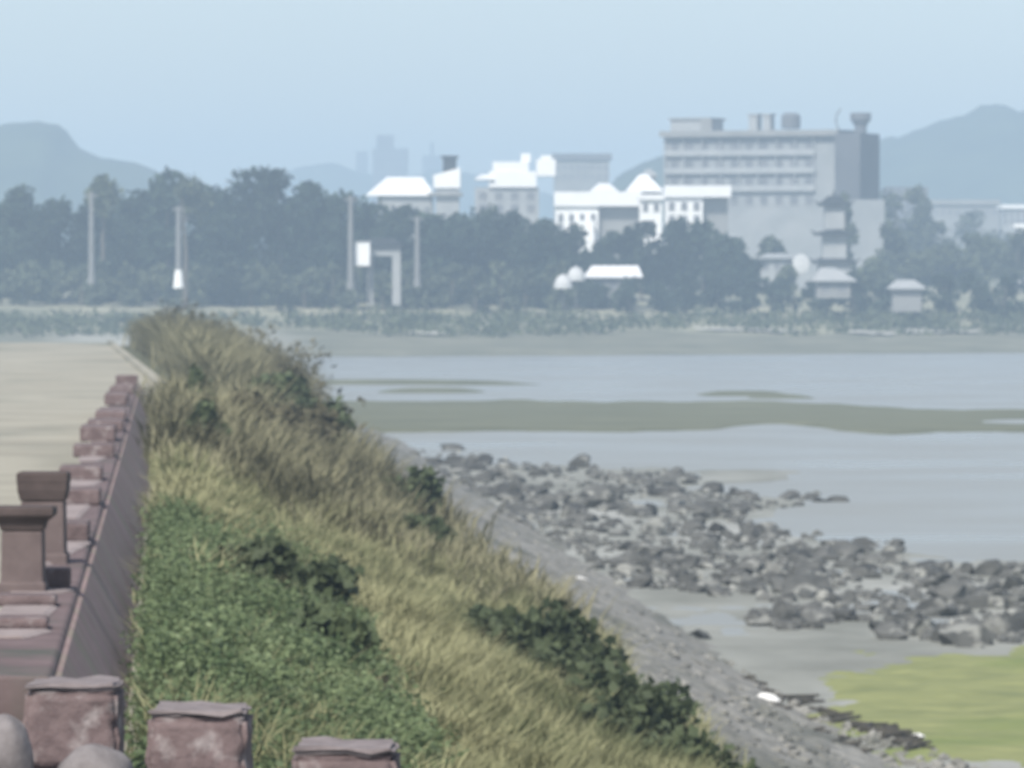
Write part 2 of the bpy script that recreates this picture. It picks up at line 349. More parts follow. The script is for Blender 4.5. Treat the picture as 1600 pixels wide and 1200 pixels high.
# ------------------------------------------------------------------ sky: hills
def hill(name, D, pts, depth, m=M['hill'], base=8):
    """pts: silhouette as (px, py); a ridge with canopy bumps, sloping both ways"""
    px = np.array([p[0] for p in pts], float); py = np.array([p[1] for p in pts], float)
    x = (px - 800) / F * D; z = CAMZ + (450 - py) / F * D
    xs = np.arange(x[0], x[-1], 3.0); ys = np.arange(D - depth, D + depth + 1, depth / 22)
    def zf(X, Y):
        t = np.abs(Y - D) / depth
        s = np.cos(np.clip(t, 0, 1) * math.pi / 2) ** 1.2
        zz = base - 6 + (np.interp(X, x, z) - base + 6) * s
        return zz + (fbm(X * 0.07, Y * 0.02, 77, 4) - 0.5) * 8 * s - 1.5
    return tag(link(name, grid(name, xs, ys, zf, m)), kind='structure')
hill('wooded_hill', 2600, [(-900, 330), (-500, 240), (-200, 205), (-60, 196), (0, 193), (60, 187), (95, 192), (120, 225), (150, 238), (200, 244), (240, 258), (290, 300), (420, 345), (560, 420)], 260)
hill('wooded_hill', 3000, [(1180, 300), (1290, 250), (1385, 214), (1420, 196), (1455, 190), (1480, 176), (1510, 172), (1530, 158), (1568, 157), (1585, 168), (1600, 165), (1800, 150), (2300, 190), (3000, 330)], 300)
hill('wooded_hill', 2500, [(900, 400), (930, 310), (965, 268), (1000, 250), (1040, 226), (1100, 225), (1200, 245), (1300, 290), (1400, 380)], 120)
hill('distant_hill', 4300, [(380, 330), (440, 268), (480, 256), (530, 252), (560, 262), (620, 275), (700, 262), (760, 270), (840, 290), (940, 330)], 300)

# ------------------------------------------------------------------ far things
def leaves(centers, radii, n, size, rng, flat=1.0, shell=0.45):
    """n leaf-clump quads spread through ellipsoid lobes"""
    C_ = np.array(centers); R_ = np.array(radii)
    vol = R_[:, 0] * R_[:, 2]; pk = rng.choice(len(C_), n, p=vol / vol.sum())
    d = rng.normal(size=(n, 3)); d /= np.linalg.norm(d, axis=1)[:, None]
    r = (shell + (1 - shell) * rng.random(n)) * (0.85 + 0.3 * rng.random(n))
    p = C_[pk] + d * R_[pk] * r[:, None]
    u = rng.normal(size=(n, 3)); u /= np.linalg.norm(u, axis=1)[:, None]
    v = np.cross(u, rng.normal(size=(n, 3))); v /= np.linalg.norm(v, axis=1)[:, None]
    s = size * (0.6 + 0.8 * rng.random(n))[:, None]
    V = np.stack([p - u * s - v * s * .4, p + u * s * .2 - v * s * .7, p + u * s + v * s * .3, p - u * s * .3 + v * s * .8], 1).reshape(-1, 3)
    V[:, 2] = p.repeat(4, 0)[:, 2] + (V[:, 2] - p.repeat(4, 0)[:, 2]) * flat
    return V, np.arange(n * 4).reshape(-1, 4)

def tree(name, px, top, wpx, D, base_z, m, label, group, n=1500, trunk=None, crown_low=0.12, lobes=9, pale=False, size=0.4, cat='tree'):
    x = XP(px, D); ztop = ZY(top, D); H = ztop - base_z; W = S(wpx, D) / 2
    t = empty(name, (x, D, base_z), label, cat, group)
    rng = np.random.default_rng(int(px * 13 + top * 7 + D))
    cs = []; rs = []
    for i in range(lobes):
        f = crown_low + (0.93 - crown_low) * (i + 0.5) / lobes
        a = rng.random() * 6.28; wid = W * (1.0 if f < .65 else 1.0 - 1.3 * (f - .65))
        cs.append((math.cos(a) * wid * .5, math.sin(a) * wid * .5, H * f)); rr = wid * (.45 + .25 * rng.random())
        rs.append((rr, rr, min(rr * 1.1, H * .2)))
    cs.append((0, 0, H * .90)); rs.append((W * .35, W * .35, H * .10))
    V, Fc = leaves(cs, rs, n, size, rng)
    link('crown', np_mesh('crown', V, Fc, m), t)
    tb = MB(); r = max(0.15, H * .018)
    tb.limb((0, 0, -0.5), (rng.normal() * .2, 0, H * .45), r * 1.3, r * .9); tb.limb((0, 0, H * .45), (rng.normal() * .3, 0, H * .85), r * .9, r * .35)
    for c in cs[:5]: tb.limb((0, 0, max(H * .25, c[2] - H * .15)), c, r * .45, r * .15, 5)
    tb.build('trunk', M['paletrunk'] if pale else M['trunk'], t)
    return t

left = [(8, 318, 60), (150, 314, 56), (40, 288, 42), (88, 312, 66), (200, 308, 60), (232, 300, 52), (262, 262, 44), (318, 286, 60), (352, 298, 56),
        (395, 258, 62), (438, 258, 58), (482, 280, 62), (528, 300, 62), (572, 316, 62), (618, 324, 60), (662, 334, 62), (706, 336, 60),
        (752, 332, 66), (800, 332, 66), (846, 345, 62), (884, 362, 52)]
kinds = ['with a rounded crown', 'with a spiky top', 'with a broad crown', 'with a ragged crown']
marks = ['at the left end of the dark row', 'filling the row behind the thick pale pole', 'with a small tall crown over the row', 'under the left hill', 'left of the thick pale pole', 'beside the white footed pole',
         'whose thin tip stands above its neighbours', 'just right of the white footed pole', 'in the dip of the row', 'the tallest broad one of the row', 'with a pointed tip beside the tallest one',
         'sloping down from the tallest pair', 'left of the slim pole', 'behind the white box and frame', 'between the two slim poles', 'right of the second slim pole',
         'under the white gabled house', 'below the stepped white house', 'below the grey walls of the stepped house', 'where the dark row drops', 'at the right end of the dark row']
for (px, top, wd), mk in zip(left, marks):
    D = 1040 + random.uniform(-12, 12); x = XP(px, D)
    tree('casuarina_tree', px, top, wd + 46, D, float(zland(np.array([x]), np.array([D]))[0]), M['tree'], 'dark green shore tree ' + mk, 'dark trees along the far shore', n=3600, size=.42, lobes=14, crown_low=.05)
tree('flat_crowned_tree', 160, 274, 84, 1015, 7.2, M['tree2'], 'tree whose flat high crown spreads above the thick pale pole', 'flat crowned trees over the poles', n=1100, crown_low=.76, lobes=10)
tree('flat_crowned_tree', 290, 276, 96, 1010, 6.5, M['tree2'], 'tree with dark clumps spread above the pole with a white foot', 'flat crowned trees over the poles', n=1100, crown_low=.78, lobes=6)
right = [(958, 366, 62, 1065), (1002, 346, 66, 1065), (1050, 343, 66, 1070), (1098, 343, 66, 1070), (1140, 368, 56, 1060), (1163, 400, 44, 1055)]
rmarks = ['at the left end of the middle clump', 'under the long white roof', 'in the middle clump below the hotel', 'with a domed crown before the hotel', 'on the right shoulder of the middle clump', 'small and low at the right end of the middle clump']
for (px, top, wd, D), mk in zip(right, rmarks):
    tree('broadleaf_tree', px, top, wd + 10, D, 7.8, M['tree'], 'rounded dark tree ' + mk, 'trees below the hotel', n=1900, size=.42, lobes=10)
far = [(1200, 372, 56, 1150, 'small pale tree against the foot of the hotel wall'), (1232, 418, 40, 1100, 'low tree beside the white round gable'),
       (1365, 405, 60, 1110, 'hazy tree just right of the tiered pavilion'), (1386, 350, 56, 1175, 'hazy tree overlapping the plain annex wall'), (1402, 298, 76, 1330, 'tall dark tree beside the hotel tower'),
       (1436, 288, 52, 1330, 'narrow tall tree with a flat top right of the tower'), (1425, 395, 70, 1150, 'broad hazy tree behind the grey hut'),
       (1480, 384, 84, 1160, 'wide pale tree right of the grey hut'), (1535, 368, 90, 1180, 'wide pale tree with a domed crown on the right'),
       (1590, 362, 80, 1170, 'pale tree at the right edge of the picture'), (1460, 345, 60, 1320, 'hazy tree on the slope under the far hill'), (1530, 330, 90, 1500, 'hazy grey tree mass before the far hill'),
       (1345, 430, 40, 1060, 'low dark tree right beside the pavilion'), (1320, 300, 46, 1190, 'dark tree top at the corner of the hotel tower')]
for px, top, wd, D, lab in far:
    tree('broadleaf_tree', px, top, wd + 8, D, 8.5, M['tree2'], lab, 'hazy trees right of the hotel', n=1500, size=.45, lobes=9)
# low bushes in front
bl = ['round', 'ragged', 'low', 'wide', 'lumpy']
def bush_spots():
    out = []
    for i in range(23): out.append((8 + i * 39 + random.uniform(-7, 7), 414 + random.uniform(-8, 12), 58, 1018 + random.uniform(-8, 8), 'pale'))
    for i in range(14): out.append((928 + i * 50 + random.uniform(-8, 8), 436 + random.uniform(-8, 8), 64, 1032 + random.uniform(-8, 8), 'dark'))
    return out
ORD = 'first second third fourth fifth sixth seventh eighth ninth tenth eleventh twelfth thirteenth fourteenth fifteenth sixteenth seventeenth eighteenth nineteenth twentieth twenty-first twenty-second twenty-third'.split()
for i, (px, top, wd, D, k) in enumerate(bush_spots()):
    x = XP(px, D); bz = float(zland(np.array([x]), np.array([D]))[0]) - .3
    if k == 'pale':
        lab = 'pale coastal bush, %s from the left in the row before the dark trees' % ORD[i]; g = 'pale bushes in front of the dark trees'
    else:
        lab = 'dim low bush, %s from the left in the row below the houses and hotel' % ORD[i - 23]; g = 'bushes below the houses'
    tree('coastal_bush', px, top, wd, D, bz, M['bush'] if k == 'pale' else M['tree'], lab, g, n=520, lobes=6, crown_low=.15, size=.38, cat='bush')

# marsh scrub between the bushes and the water: stuff
def scrub():
    n = 5200; X = RNG.uniform(-85, 95, n); t = 45 + 150 * RNG.random(n) ** 0.8; Y = shore_y(X) + t
    keep = (fbm(X * 0.05, Y * 0.03, 55) > 0.45) & (t > 50) & (t < 100); X = X[keep]; Y = Y[keep]; n = len(X); Z = zland(X, Y)
    hh_ = .3 + 1.5 * np.clip(fbm(X * .12, Y * .05, 57) - .35, 0, 1); cs = np.stack([X, Y, Z + hh_], 1); k = 11
    p = cs.repeat(k, 0) + RNG.normal(size=(n * k, 3)) * (1.0, 1.0, .5); m_ = n * k
    u = RNG.normal(size=(m_, 3)); u /= np.linalg.norm(u, axis=1)[:, None]
    v = np.cross(u, RNG.normal(size=(m_, 3))); v /= np.linalg.norm(v, axis=1)[:, None]; s = .33
    V = np.stack([p - u * s, p + v * s, p + u * s, p - v * s], 1).reshape(-1, 3)
    return np_mesh('marsh_scrub', V, np.arange(m_ * 4).reshape(-1, 4), M['scrub'])
tag(link('marsh_scrub', scrub()), 'low scrub covering the far shore between bushes and water', 'scrub', kind='stuff')

# pale sand strips on the far shore
def strip(px0, px1, py, D, h, lab):
    pts = []
    n = 14
    for i in range(n + 1):
        a = i / n; x = XP(px0 + (px1 - px0) * a, D); pts.append((x, a))
    V = []; Fc = []
    for j, v in enumerate((-1, -.5, 0, .5, 1)):
        for i, (x, a) in enumerate(pts):
            wdt = h * math.sin(math.pi * min(max(a, .02), .98)) ** .6 * (0.35 + .9 * random.random())
            y = D + v * wdt; V.append((x, y, float(zland(np.array([x]), np.array([y]))[0]) + .28 + .25 * (1 - v * v)))
    for j in range(4):
        for i in range(n): q = j * (n + 1) + i; Fc.append((q, q + 1, q + n + 2, q + n + 1))
    o = link('sand_bank', np_mesh('sand_bank', V, Fc, SAND, True)); tag(o, kind='structure'); return o
SAND = mat('pale_sand', [(0.32, 0.31, 0.27), (0.42, 0.41, 0.36)], 0.3, 1.0)
strip(1085, 1250, 500, 985, 5, ''); strip(1325, 1400, 500, 985, 5, ''); strip(1400, 1530, 506, 995, 5, ''); strip(1535, 1570, 503, 1010, 4, '')
strip(640, 700, 505, 950, 3, ''); strip(165, 235, 527, 905, 3, '')

# ------------------------------------------------------------------ buildings
def windows(parent, spots, wd, ht, y, frame=True):
    fm = MB().box(-wd / 2, wd / 2, -.06, .05, -ht / 2, ht / 2).mesh('window', M['curtain'])
    sm = MB().box(-wd / 2 - .1, wd / 2 + .1, -.16, .02, -ht / 2 - .14, -ht / 2).mesh('sill', M['band'])
    for (x, z) in spots:
        o = link('window', fm, parent, (x, y, z)); link('sill', sm, o)

def house(px0, px1, top, D, depth, wm, label, base=9.0, roof=None, winrows=(), wcols=3, name='house'):
    """walls between px0..px1 up to py top; roof=(kind, rpx0, rpx1, ridge_py, ridge0, ridge1, material)"""
    x0, x1 = XP(px0, D), XP(px1, D); zt = ZY(top, D); cx = (x0 + x1) / 2; W = x1 - x0
    h = empty(name, (cx, D, base), label, 'house')
    MB().box(-W / 2, W / 2, 0, depth, 0, zt - base).build('wall', wm, h)
    if roof:
        k, r0, r1, rp, g0, g1, rm = roof; rx0, rx1 = XP(r0, D) - cx, XP(r1, D) - cx; zr = ZY(rp, D) - base
        if k == 'hip': MB().hip(rx0, rx1, -.9, depth + .9, zt - base, zr, XP(g0, D) - cx, XP(g1, D) - cx, .5).build('roof', rm, h)
        else: MB().box(rx0, rx1, -.7, depth + .7, zt - base, zr).build('roof', rm, h)
    spots = []
    for py in winrows:
        for i in range(wcols): spots.append((-W / 2 + W * (i + .5) / wcols, ZY(py, D) - base))
    if spots: windows(h, spots, min(1.5, W / wcols * .5), 1.3, 0)
    return h
# gabled white house, left wing with long pale roof and tall right block
h = house(590, 676, 306, 1235, 12, M['palewall'], 'long house with a bright white sloping roof joined to a taller white block', roof=('hip', 573, 679, 276, 604, 660, M['whiteroof']), winrows=(330,), wcols=5)
D = 1230; x0, x1 = XP(676.5, D), XP(718, D); cx = XP(632, 1235)
MB().poly([(x0 - cx, -6, 18), (x1 - cx, -6, 18), (x1 - cx, 5, 18), (x0 - cx, 5, 18), (x0 - cx, -6, ZY(274, D) - 9), (x1 - cx, -6, ZY(262, D) - 9), (x1 - cx, 5, ZY(262, D) - 9), (x0 - cx, 5, ZY(274, D) - 9)],
          [(3, 2, 1, 0), (4, 5, 6, 7), (0, 1, 5, 4), (1, 2, 6, 5), (2, 3, 7, 6), (3, 0, 4, 7)]).build('upper_block', M['white'], h)
MB().box(x0 - cx + .4, x1 - cx - .2, -5.6, 5, 0, 17.97).build('lower_wall', M['palewall'], h)
MB().box(x0 - cx - 1, x1 - cx + .4, -6.6, 4.9, 16.6, 17.2).build('eave', M['greywall'], h)
ch = MB().box(XP(691, D) - cx, XP(712, D) - cx, -3, 0, ZY(272, D) - 9, ZY(247, D) - 9).build('chimney', M['darkroof'], h)
MB().box(XP(688, D) - cx, XP(715, D) - cx, -3.4, .4, ZY(247, D) - 9 + .003, ZY(243, D) - 9).build('chimney_cap', M['darkroof'], ch)
# stepped white house
D = 1260
h = house(742, 842, 293, D, 13, M['palewall'], 'stepped white house with jagged white parapets over plain grey walls', winrows=(306, 325), wcols=4)
cx = (XP(742, D) + XP(842, D)) / 2
def blk(nm, a, b, t, u, m, y0=-.6, y1=9, par=h):
    return MB().box(XP(a, D) - cx, XP(b, D) - cx, y0, y1, ZY(u, D) - 9, ZY(t, D) - 9).build(nm, m, par)
blk('upper_storey', 764, 838, 268, 292.7, M['white']); blk('upper_block', 770, 826, 253, 267.9, M['white'], -.4, 8)
blk('side_block', 838.3, 868, 249, 275, M['white'], -.2, 8); blk('parapet', 814, 829, 240, 252.9, M['white'], 0, 5)
blk('parapet', 845, 862, 243, 248.8, M['white'], 0, 5)
MB().hip(XP(742, D) - cx, XP(772, D) - cx, -1.2, 8, ZY(281, D) - 9, ZY(272, D) - 9, XP(752, D) - cx, XP(768, D) - cx, .5).build('roof', M['whiteroof'], h)
# grey slab building in haze between
bld = house(866, 952, 250, 1900, 18, M['greywall'], 'wide grey building hazy behind the long white roof', roof=('flat', 862, 956, 240, 0, 0, M['darkwall']), winrows=(262, 276), wcols=8, name='apartment_block')
bld['category'] = 'building'
# long low white roof
h = house(868, 935, 322, 1200, 9, M['white'], 'white house with long flat white roof and shaded eave', roof=('flat', 866, 1002, 300, 0, 0, M['whiteroof']), winrows=(340, 356), wcols=4)
D = 1200; cx = (XP(868, D) + XP(935, D)) / 2
MB().box(XP(935.4, D) - cx, XP(998, D) - cx, 1.5, 9, 0, ZY(322, D) - 9 - .003).build('rear_wall', M['greywall'], h)
MB().box(XP(900, D) - cx, XP(928, D) - cx, -2.5, -.003, 0, ZY(345, D) - 9).build('porch', M['white'], h)
h2 = house(925, 962, 300, 1225, 8, M['palewall'], 'small pale gable peeping over the long flat white roof', roof=('hip', 922, 966, 286, 936, 952, M['whiteroof']))
h2 = house(985, 1030, 300, 1215, 7, M['greywall'], 'white sloping roofed cottage with a tilted gable left of the hotel', roof=('hip', 978, 1036, 272, 1000, 1012, M['whiteroof']), winrows=(315,), wcols=3)
h2 = house(1005, 1024, 276, 1300, 6, M['palewall'], 'narrow pale attic tower above the cottage roofs', roof=('hip', 1002, 1027, 264, 1010, 1018, M['palewall']))
# white flat-roofed house before the hotel
h = house(1040, 1098, 308, 1205, 9, M['white'], 'white house with wide flat roof slab just below the hotel front', roof=('flat', 1038, 1142, 290, 0, 0, M['whiteroof']), winrows=(322, 342), wcols=3)
D = 1205; cx = (XP(1040, D) + XP(1098, D)) / 2
MB().box(XP(1098.4, D) - cx, XP(1138, D) - cx, 2, 9, 0, ZY(308, D) - 9 - .003).build('rear_wall', M['greywall'], h)
h = house(1000, 1034, 312, 1190, 6, M['white'], 'small white shed between the cottage and the slab roofed house', roof=('flat', 998, 1038, 304, 0, 0, M['whiteroof']), winrows=(324,), wcols=2)
h = house(1108, 1165, 380, 1160, 8, M['palewall'], 'low pale house half hidden by the middle tree clump', roof=('hip', 1104, 1169, 366, 1120, 1150, M['palewall']))
h = house(1188, 1240, 404, 1130, 7, M['palewall'], 'low pale house with a bright round white gable below the hotel', roof=('hip', 1184, 1244, 396, 1200, 1230, M['palewall']), winrows=(415,), wcols=3)
cx = (XP(1188, 1130) + XP(1240, 1130)) / 2
MB().lathe([(1.45, -.2), (1.5, 0), (1.45, .25), (1.0, .35)], 9, 0, 0, 1, 1.15).build('round_gable', M['offwhite'], h, loc=(XP(1251, 1130) - cx, -.8, ZY(413, 1130) - 9), rot=(math.radians(90), 0, 0), smooth=False)
# pale terrace and lower wing
house(1566, 1606, 326, 1650, 14, M['palewall'], 'pale building half cut by the right edge under the hill', roof=('flat', 1564, 1608, 320, 0, 0, M['whiteroof']), winrows=(336, 346), wcols=4)
house(1588, 1612, 356, 1250, 6, M['white'], 'small bright white roof among the right trees', roof=('flat', 1584, 1614, 350, 0, 0, M['whiteroof']))
house(1455, 1560, 320, 1750, 14, M['greywall'], 'long low grey building at the foot of the right hill', roof=('flat', 1452, 1563, 312, 0, 0, M['greywall']), winrows=(332,), wcols=9)
# faint high rises
def highrise(px0, px1, top, D, label, steps=()):
    h = house(px0, px1, top, D, 22, M['darkwall'], label, winrows=tuple(range(top + 10, 330, 13)), wcols=6, name='high_rise'); h['category'] = 'building'
    cx = (XP(px0, D) + XP(px1, D)) / 2
    for a, b, t in steps: MB().box(XP(a, D) - cx, XP(b, D) - cx, 3, 16, ZY(top, D) - 9 + .003, ZY(t, D) - 9).build('penthouse', M['darkwall'], h)
highrise(582, 637, 232, 3600, 'faint tall grey block with stepped top far in the haze', ((588, 615, 211),))
highrise(556, 574, 236, 4300, 'faintest thin tower left of the tall hazy block')
highrise(660, 690, 243, 4300, 'faint low block with mast above the white sloping roof', ((672, 678, 222),))
highrise(1385, 1450, 292, 1600, 'dim grey building half behind the tall trees by the tower')

# hotel, turned so that its shaded right end shows
D = 1255; a = math.radians(-24)
z0 = 8.0; Ht = ZY(212, D) - z0; cxp = XP(1310, D)
hotel = empty('hotel', (cxp, D, z0), 'large pale eight storey hotel with balcony bands and a stair tower coloured dark as shade', 'building', rz=a)
FW = S(270, D) / math.cos(a); DEP = 9.0
MB().box(-FW, -.0, 0, DEP, 0, Ht).build('wall', M['hotelwall'], hotel)
MB().box(-FW - .4, .4, -1.3, DEP + .2, Ht, Ht + 1.1).build('roof_parapet', M['greywall'], hotel)
fl = 3.3; nfl = 8
glass = MB().box(-.75, .75, -.05, .06, -.8, .8).mesh('window', M['curtain'])
sill = MB().box(-.85, .85, -.16, .02, -.94, -.8).mesh('sill', M['band'])
slab = MB().box(-FW + .3, -4.4, -.75, 0, -.2, 0).mesh('balcony_floor', M['hotelband'])
rail = MB().box(-FW + .3, -4.4, -.8, -.65, 0.003, .95).mesh('balcony_wall', M['hotelband'])
div = MB().box(-.1, .1, -.64, -.01, .003, 3.05).mesh('balcony_divider', M['hotelband'])
for k in range(nfl):
    zb = Ht - 3.4 - k * fl
    if k < 3:
        b = link('balcony_floor', slab, hotel, (0, 0, zb)); link('balcony_wall', rail, b)
        if k < 4:
            for j in range(9): link('balcony_divider', div, b, (-FW + .5 + j * (FW - 5.2) / 8, 0, 0))
    for j in range(10 if k < 4 else 0):
        o = link('window', glass, hotel, (-FW + 2.2 + j * (FW - 8) / 9, 0, zb + 1.5)); link('sill', sill, o)
# tower at the right end, shade of that end put into its dark colour
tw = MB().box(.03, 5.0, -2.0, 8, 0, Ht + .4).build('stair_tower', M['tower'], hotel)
MB().lathe([(1.1, Ht + .45), (1.1, Ht + 1.8), (1.9, Ht + 3.0), (1.9, Ht + 4.2)], 16, 3.2, 3.0).build('water_tank', M['darkwall'], hotel)
pen = MB().box(-FW + .5, -FW + 8.2, 2, 9, Ht + 1.103, Ht + 3.2).build('penthouse', M['palewall'], hotel)
MB().box(-FW + .2, -FW + 8.6, 1.7, 9.3, Ht + 3.203, Ht + 3.6).build('penthouse_roof', M['greywall'], pen)
MB().box(-FW + 7.0, -FW + 9.2, 1.0, 1.9, Ht + 1.103, Ht + 3.4).build('roof_hut', M['greywall'], hotel)
for dx, wd in ((-18.2, 1.7), (-15.4, 1.5)):
    MB().box(dx, dx + wd, 1, 3, Ht + 1.103, Ht + 3.9).box(dx - .25, dx + wd + .25, .8, 3.2, Ht + 3.903, Ht + 4.2).build('chimney', M['palewall'], hotel)
MB().lathe([(1.6, Ht + 1.4), (1.75, Ht + 1.7), (1.75, Ht + 3.7), (1.2, Ht + 4.3)], 16, -10.2, 2).build('water_tank', M['darkwall'], hotel)
mb = MB(); pts = [(-.3, Ht + 1), (-.9, Ht + 2.4), (-.8, Ht + 3.8), (.1, Ht + 5.0)]
for p, q in zip(pts[:-1], pts[1:]): mb.limb((p[0], 1, p[1]), (q[0], 1, q[1]), .16, .12)
mb.build('antenna', M['darkwall'], hotel)
# low annex in front of the tower
house(1330, 1382, 312, 1215, 9, M['hotelwall'], 'plain pale annex in front of the hotel stair tower')

# tiered pavilion
D = 1090; px = 1303; pv = empty('pavilion', (XP(px, D), D, 7.5), 'slim tiered pavilion tower with dark curved eaves beside the hotel foot', 'pavilion')
zz = lambda py: ZY(py, D) - 7.5
for nm, hw, lo, hi, m in (('lower_storey', 2.6, 445, 412, M['palewall']), ('middle_storey', 1.9, 404, 368, M['palewall']), ('upper_storey', 1.6, 358, 322, M['palewall'])):
    MB().box(-hw, hw, -hw, hw, max(0, zz(lo)), zz(hi)).build(nm, m, pv)
for hw, lo, hi in ((3.4, 412, 398), (3.2, 368, 359), (2.5, 322, 306)):
    mb = MB(); z0_, z1_ = zz(lo) + .003, zz(hi)
    mb.hip(-hw, hw, -hw, hw, z0_, z1_, -hw * .35, hw * .35, .5, .3)
    for sx in (-1, 1): mb.limb((sx * hw * .9, -hw * .9, z0_ + .2), (sx * (hw + .7), -hw - .3, z0_ + .8), .22, .08)
    mb.build('tiered_roof', M['darkroof'], pv)
MB().lathe([(.25, zz(306) - .2), (.1, zz(298))], 8).build('finial', M['darkroof'], pv)
h = house(1276, 1328, 440, 1010, 6, M['greywall'], 'small hut with pale sloping roof at the foot of the pavilion', base=7.5, roof=('hip', 1268, 1338, 418, 1284, 1306, M['palewall']), winrows=(448,), wcols=2)
house(1395, 1440, 452, 1003, 5, M['greywall'], 'small grey hut with pale tapered roof standing alone on the shore', base=5.5, roof=('hip', 1388, 1447, 437, 1402, 1430, M['palewall']), name='hut')

# sheds and shelters on the shore
h = house(925, 990, 434, 1040, 6, M['greywall'], 'low shed with a bright white pitched roof at the water side', base=7.0, roof=('hip', 912, 1004, 415, 925, 998, M['whiteroof']), winrows=(444,), wcols=3, name='shed')
for px, py, r, lab in ((900, 428, 15, 'upper of two white round tarpaulin mounds by the shed'), (880, 440, 15, 'lower of two white round tarpaulin mounds by the shed')):
    D = 1005 - (px == 880) * 8; R_ = S(r, D)
    t = empty('beach_umbrella', (XP(px, D), D, 6.0), lab.replace('tarpaulin mounds', 'parasols'), 'umbrella', 'white parasols on the far shore')
    MB().lathe([(R_, ZY(py, D) - 6 - R_ * .7), (R_ * .95, ZY(py, D) - 6 - R_ * .2), (R_ * .6, ZY(py, D) - 6 + R_ * .5), (.06, ZY(py, D) - 6 + R_ * .8)], 14).build('canopy', M['offwhite'], t)
    MB().lathe([(.06, 0), (.06, ZY(py, D) - 6 - R_ * .7)], 8).build('pole', M['concrete'], t)
# white box and portal frame between the slim poles
D = 1000; bz = 6.5
wt = empty('gateway', (XP(590, D), D, bz), 'pale portal frame under a dark canopy among the trees', 'gateway')
c = XP(590, D); zz = lambda py: ZY(py, D) - bz
MB().box(XP(613, D) - c, XP(626, D) - c, -.6, .6, 0, zz(400)).build('post', M['palewall'], wt)
MB().box(XP(580, D) - c, XP(626, D) - c, -.6, .6, zz(400) + .003, zz(386)).build('beam', M['palewall'], wt)
MB().box(XP(578, D) - c, XP(584, D) - c, -.4, .4, 0, zz(392)).build('post', M['greywall'], wt)
MB().hip(XP(562, D) - c, XP(630, D) - c, -1.2, 3, zz(385.5), zz(372), XP(575, D) - c, XP(615, D) - c, .5).build('canopy', M['darkroof'], wt)
sb = empty('water_box', (XP(567, D), D - 3, bz), 'white upright box on posts beside the slim pole', 'tank')
c2 = D - 3
o = MB().box(-1.15, 1.15, -.8, .8, ZY(416, c2) - bz, ZY(378, c2) - bz).build('box', M['white'], sb); bevel(o, .15)
for sx in (-.8, .8): MB().box(sx - .1, sx + .1, -.1, .1, 0, ZY(416, c2) - bz).build('leg', M['concrete'], sb)
MB().box(-1.3, 1.3, -.95, .95, ZY(378, c2) - bz + .003, ZY(376.5, c2) - bz).build('lid', M['palewall'], sb)
for px, top, base, lab in ((548, 306, 440, 'slim pale pole left of the white box'), (652, 338, 436, 'slim pale pole right of the portal frame'), (143, 300, 432, 'thick pale trunk like pole rising before the dark trees'), (279, 322, 438, 'pole with a bright white foot before the dark trees')):
    D = 995; r = S(4.5, D); bz = ZY(base + 12, D)
    t = empty('concrete_pole', (XP(px, D), D, bz), lab, 'pole', 'pale poles along the far shore')
    H = ZY(top, D) - bz
    MB().lathe([(r * 1.15, 0), (r, H * .4), (r * .75, H)], 10).build('shaft', M['concrete'], t)
    MB().lathe([(r * 1.9, 0), (r * 1.6, H * .1), (r * 1.2, H * .22)] if px == 279 else [(r * 1.4, 0), (r * 1.3, H * .06), (r * 1.2, H * .08)], 10).build('base', M['white'] if px == 279 else M['concrete'], t)
    MB().box(-r * 2.2, r * 2.2, -.1, .1, H * .95, H * .97).build('crossarm', M['concrete'], t)

# ------------------------------------------------------------------ rock field
def rock_mesh(seed, m, sub=2, flat=.55):
    bm = bmesh.new(); bmesh.ops.create_icosphere(bm, subdivisions=sub, radius=.5); r = random.Random(seed)
    pl = [(Vector((r.gauss(0, 1), r.gauss(0, 1), r.gauss(0, .8))).normalized(), r.uniform(.20, .40)) for _ in range(10)]
    off = Vector((r.random() * 50,) * 3)
    for v in bm.verts:
        p = v.co.copy()
        for n_, d_ in pl:
            k = p.dot(n_) - d_
            if k > 0: p -= n_ * k
        p *= 1 + .16 * mnoise.noise(p * 3.2 + off); p.z *= flat; v.co = p
    me = bpy.data.meshes.new('rock'); bm.to_mesh(me); bm.free(); me.materials.append(m); return me
rocks = [rock_mesh(i, M['rock'], 2, .5 + .35 * (i % 3) / 2) for i in range(9)]
poly = [(640, 702), (700, 702), (770, 714), (860, 728), (950, 728), (1000, 738), (1110, 735), (1110, 745), (1050, 765), (1200, 768), (1312, 773), (1312, 784), (1180, 800), (1175, 828),
        (1285, 835), (1270, 850), (1400, 845), (1420, 885), (1500, 892), (1660, 885), (1660, 1005), (1500, 1018), (1400, 1002), (1350, 975), (1270, 985), (1140, 975), (1250, 948),
        (1060, 925), (970, 922), (910, 870), (820, 832), (745, 792), (690, 745)]
def inside(x, y, pg):
    c = False; j = len(pg) - 1
    for i in range(len(pg)):
        if (pg[i][1] > y) != (pg[j][1] > y) and x < (pg[j][0] - pg[i][0]) * (y - pg[i][1]) / (pg[j][1] - pg[i][1]) + pg[i][0]: c = not c
        j = i
    return c
pts = []; tries = 0
while len(pts) < 286 and tries < 60000:
    tries += 1; x = random.uniform(640, 1660); y = random.uniform(702, 1018)
    if not inside(x, y, poly): continue
    if fbm(np.array([x / 60]), np.array([y / 28]), 91)[0] < .43: continue
    s = (y - 450) / 470
    if any(((x - a) / 30) ** 2 + ((y - b) / 14) ** 2 < s * .42 for a, b in pts): continue
    pts.append((x, y))
pts += [(645, 712), (706, 700), (740, 722), (1270, 776), (1060, 741), (1165, 775), (1262, 838), (1368, 852), (1250, 927), (1560, 998), (1505, 1012), (1093, 996), (1180, 962), (1220, 972)]
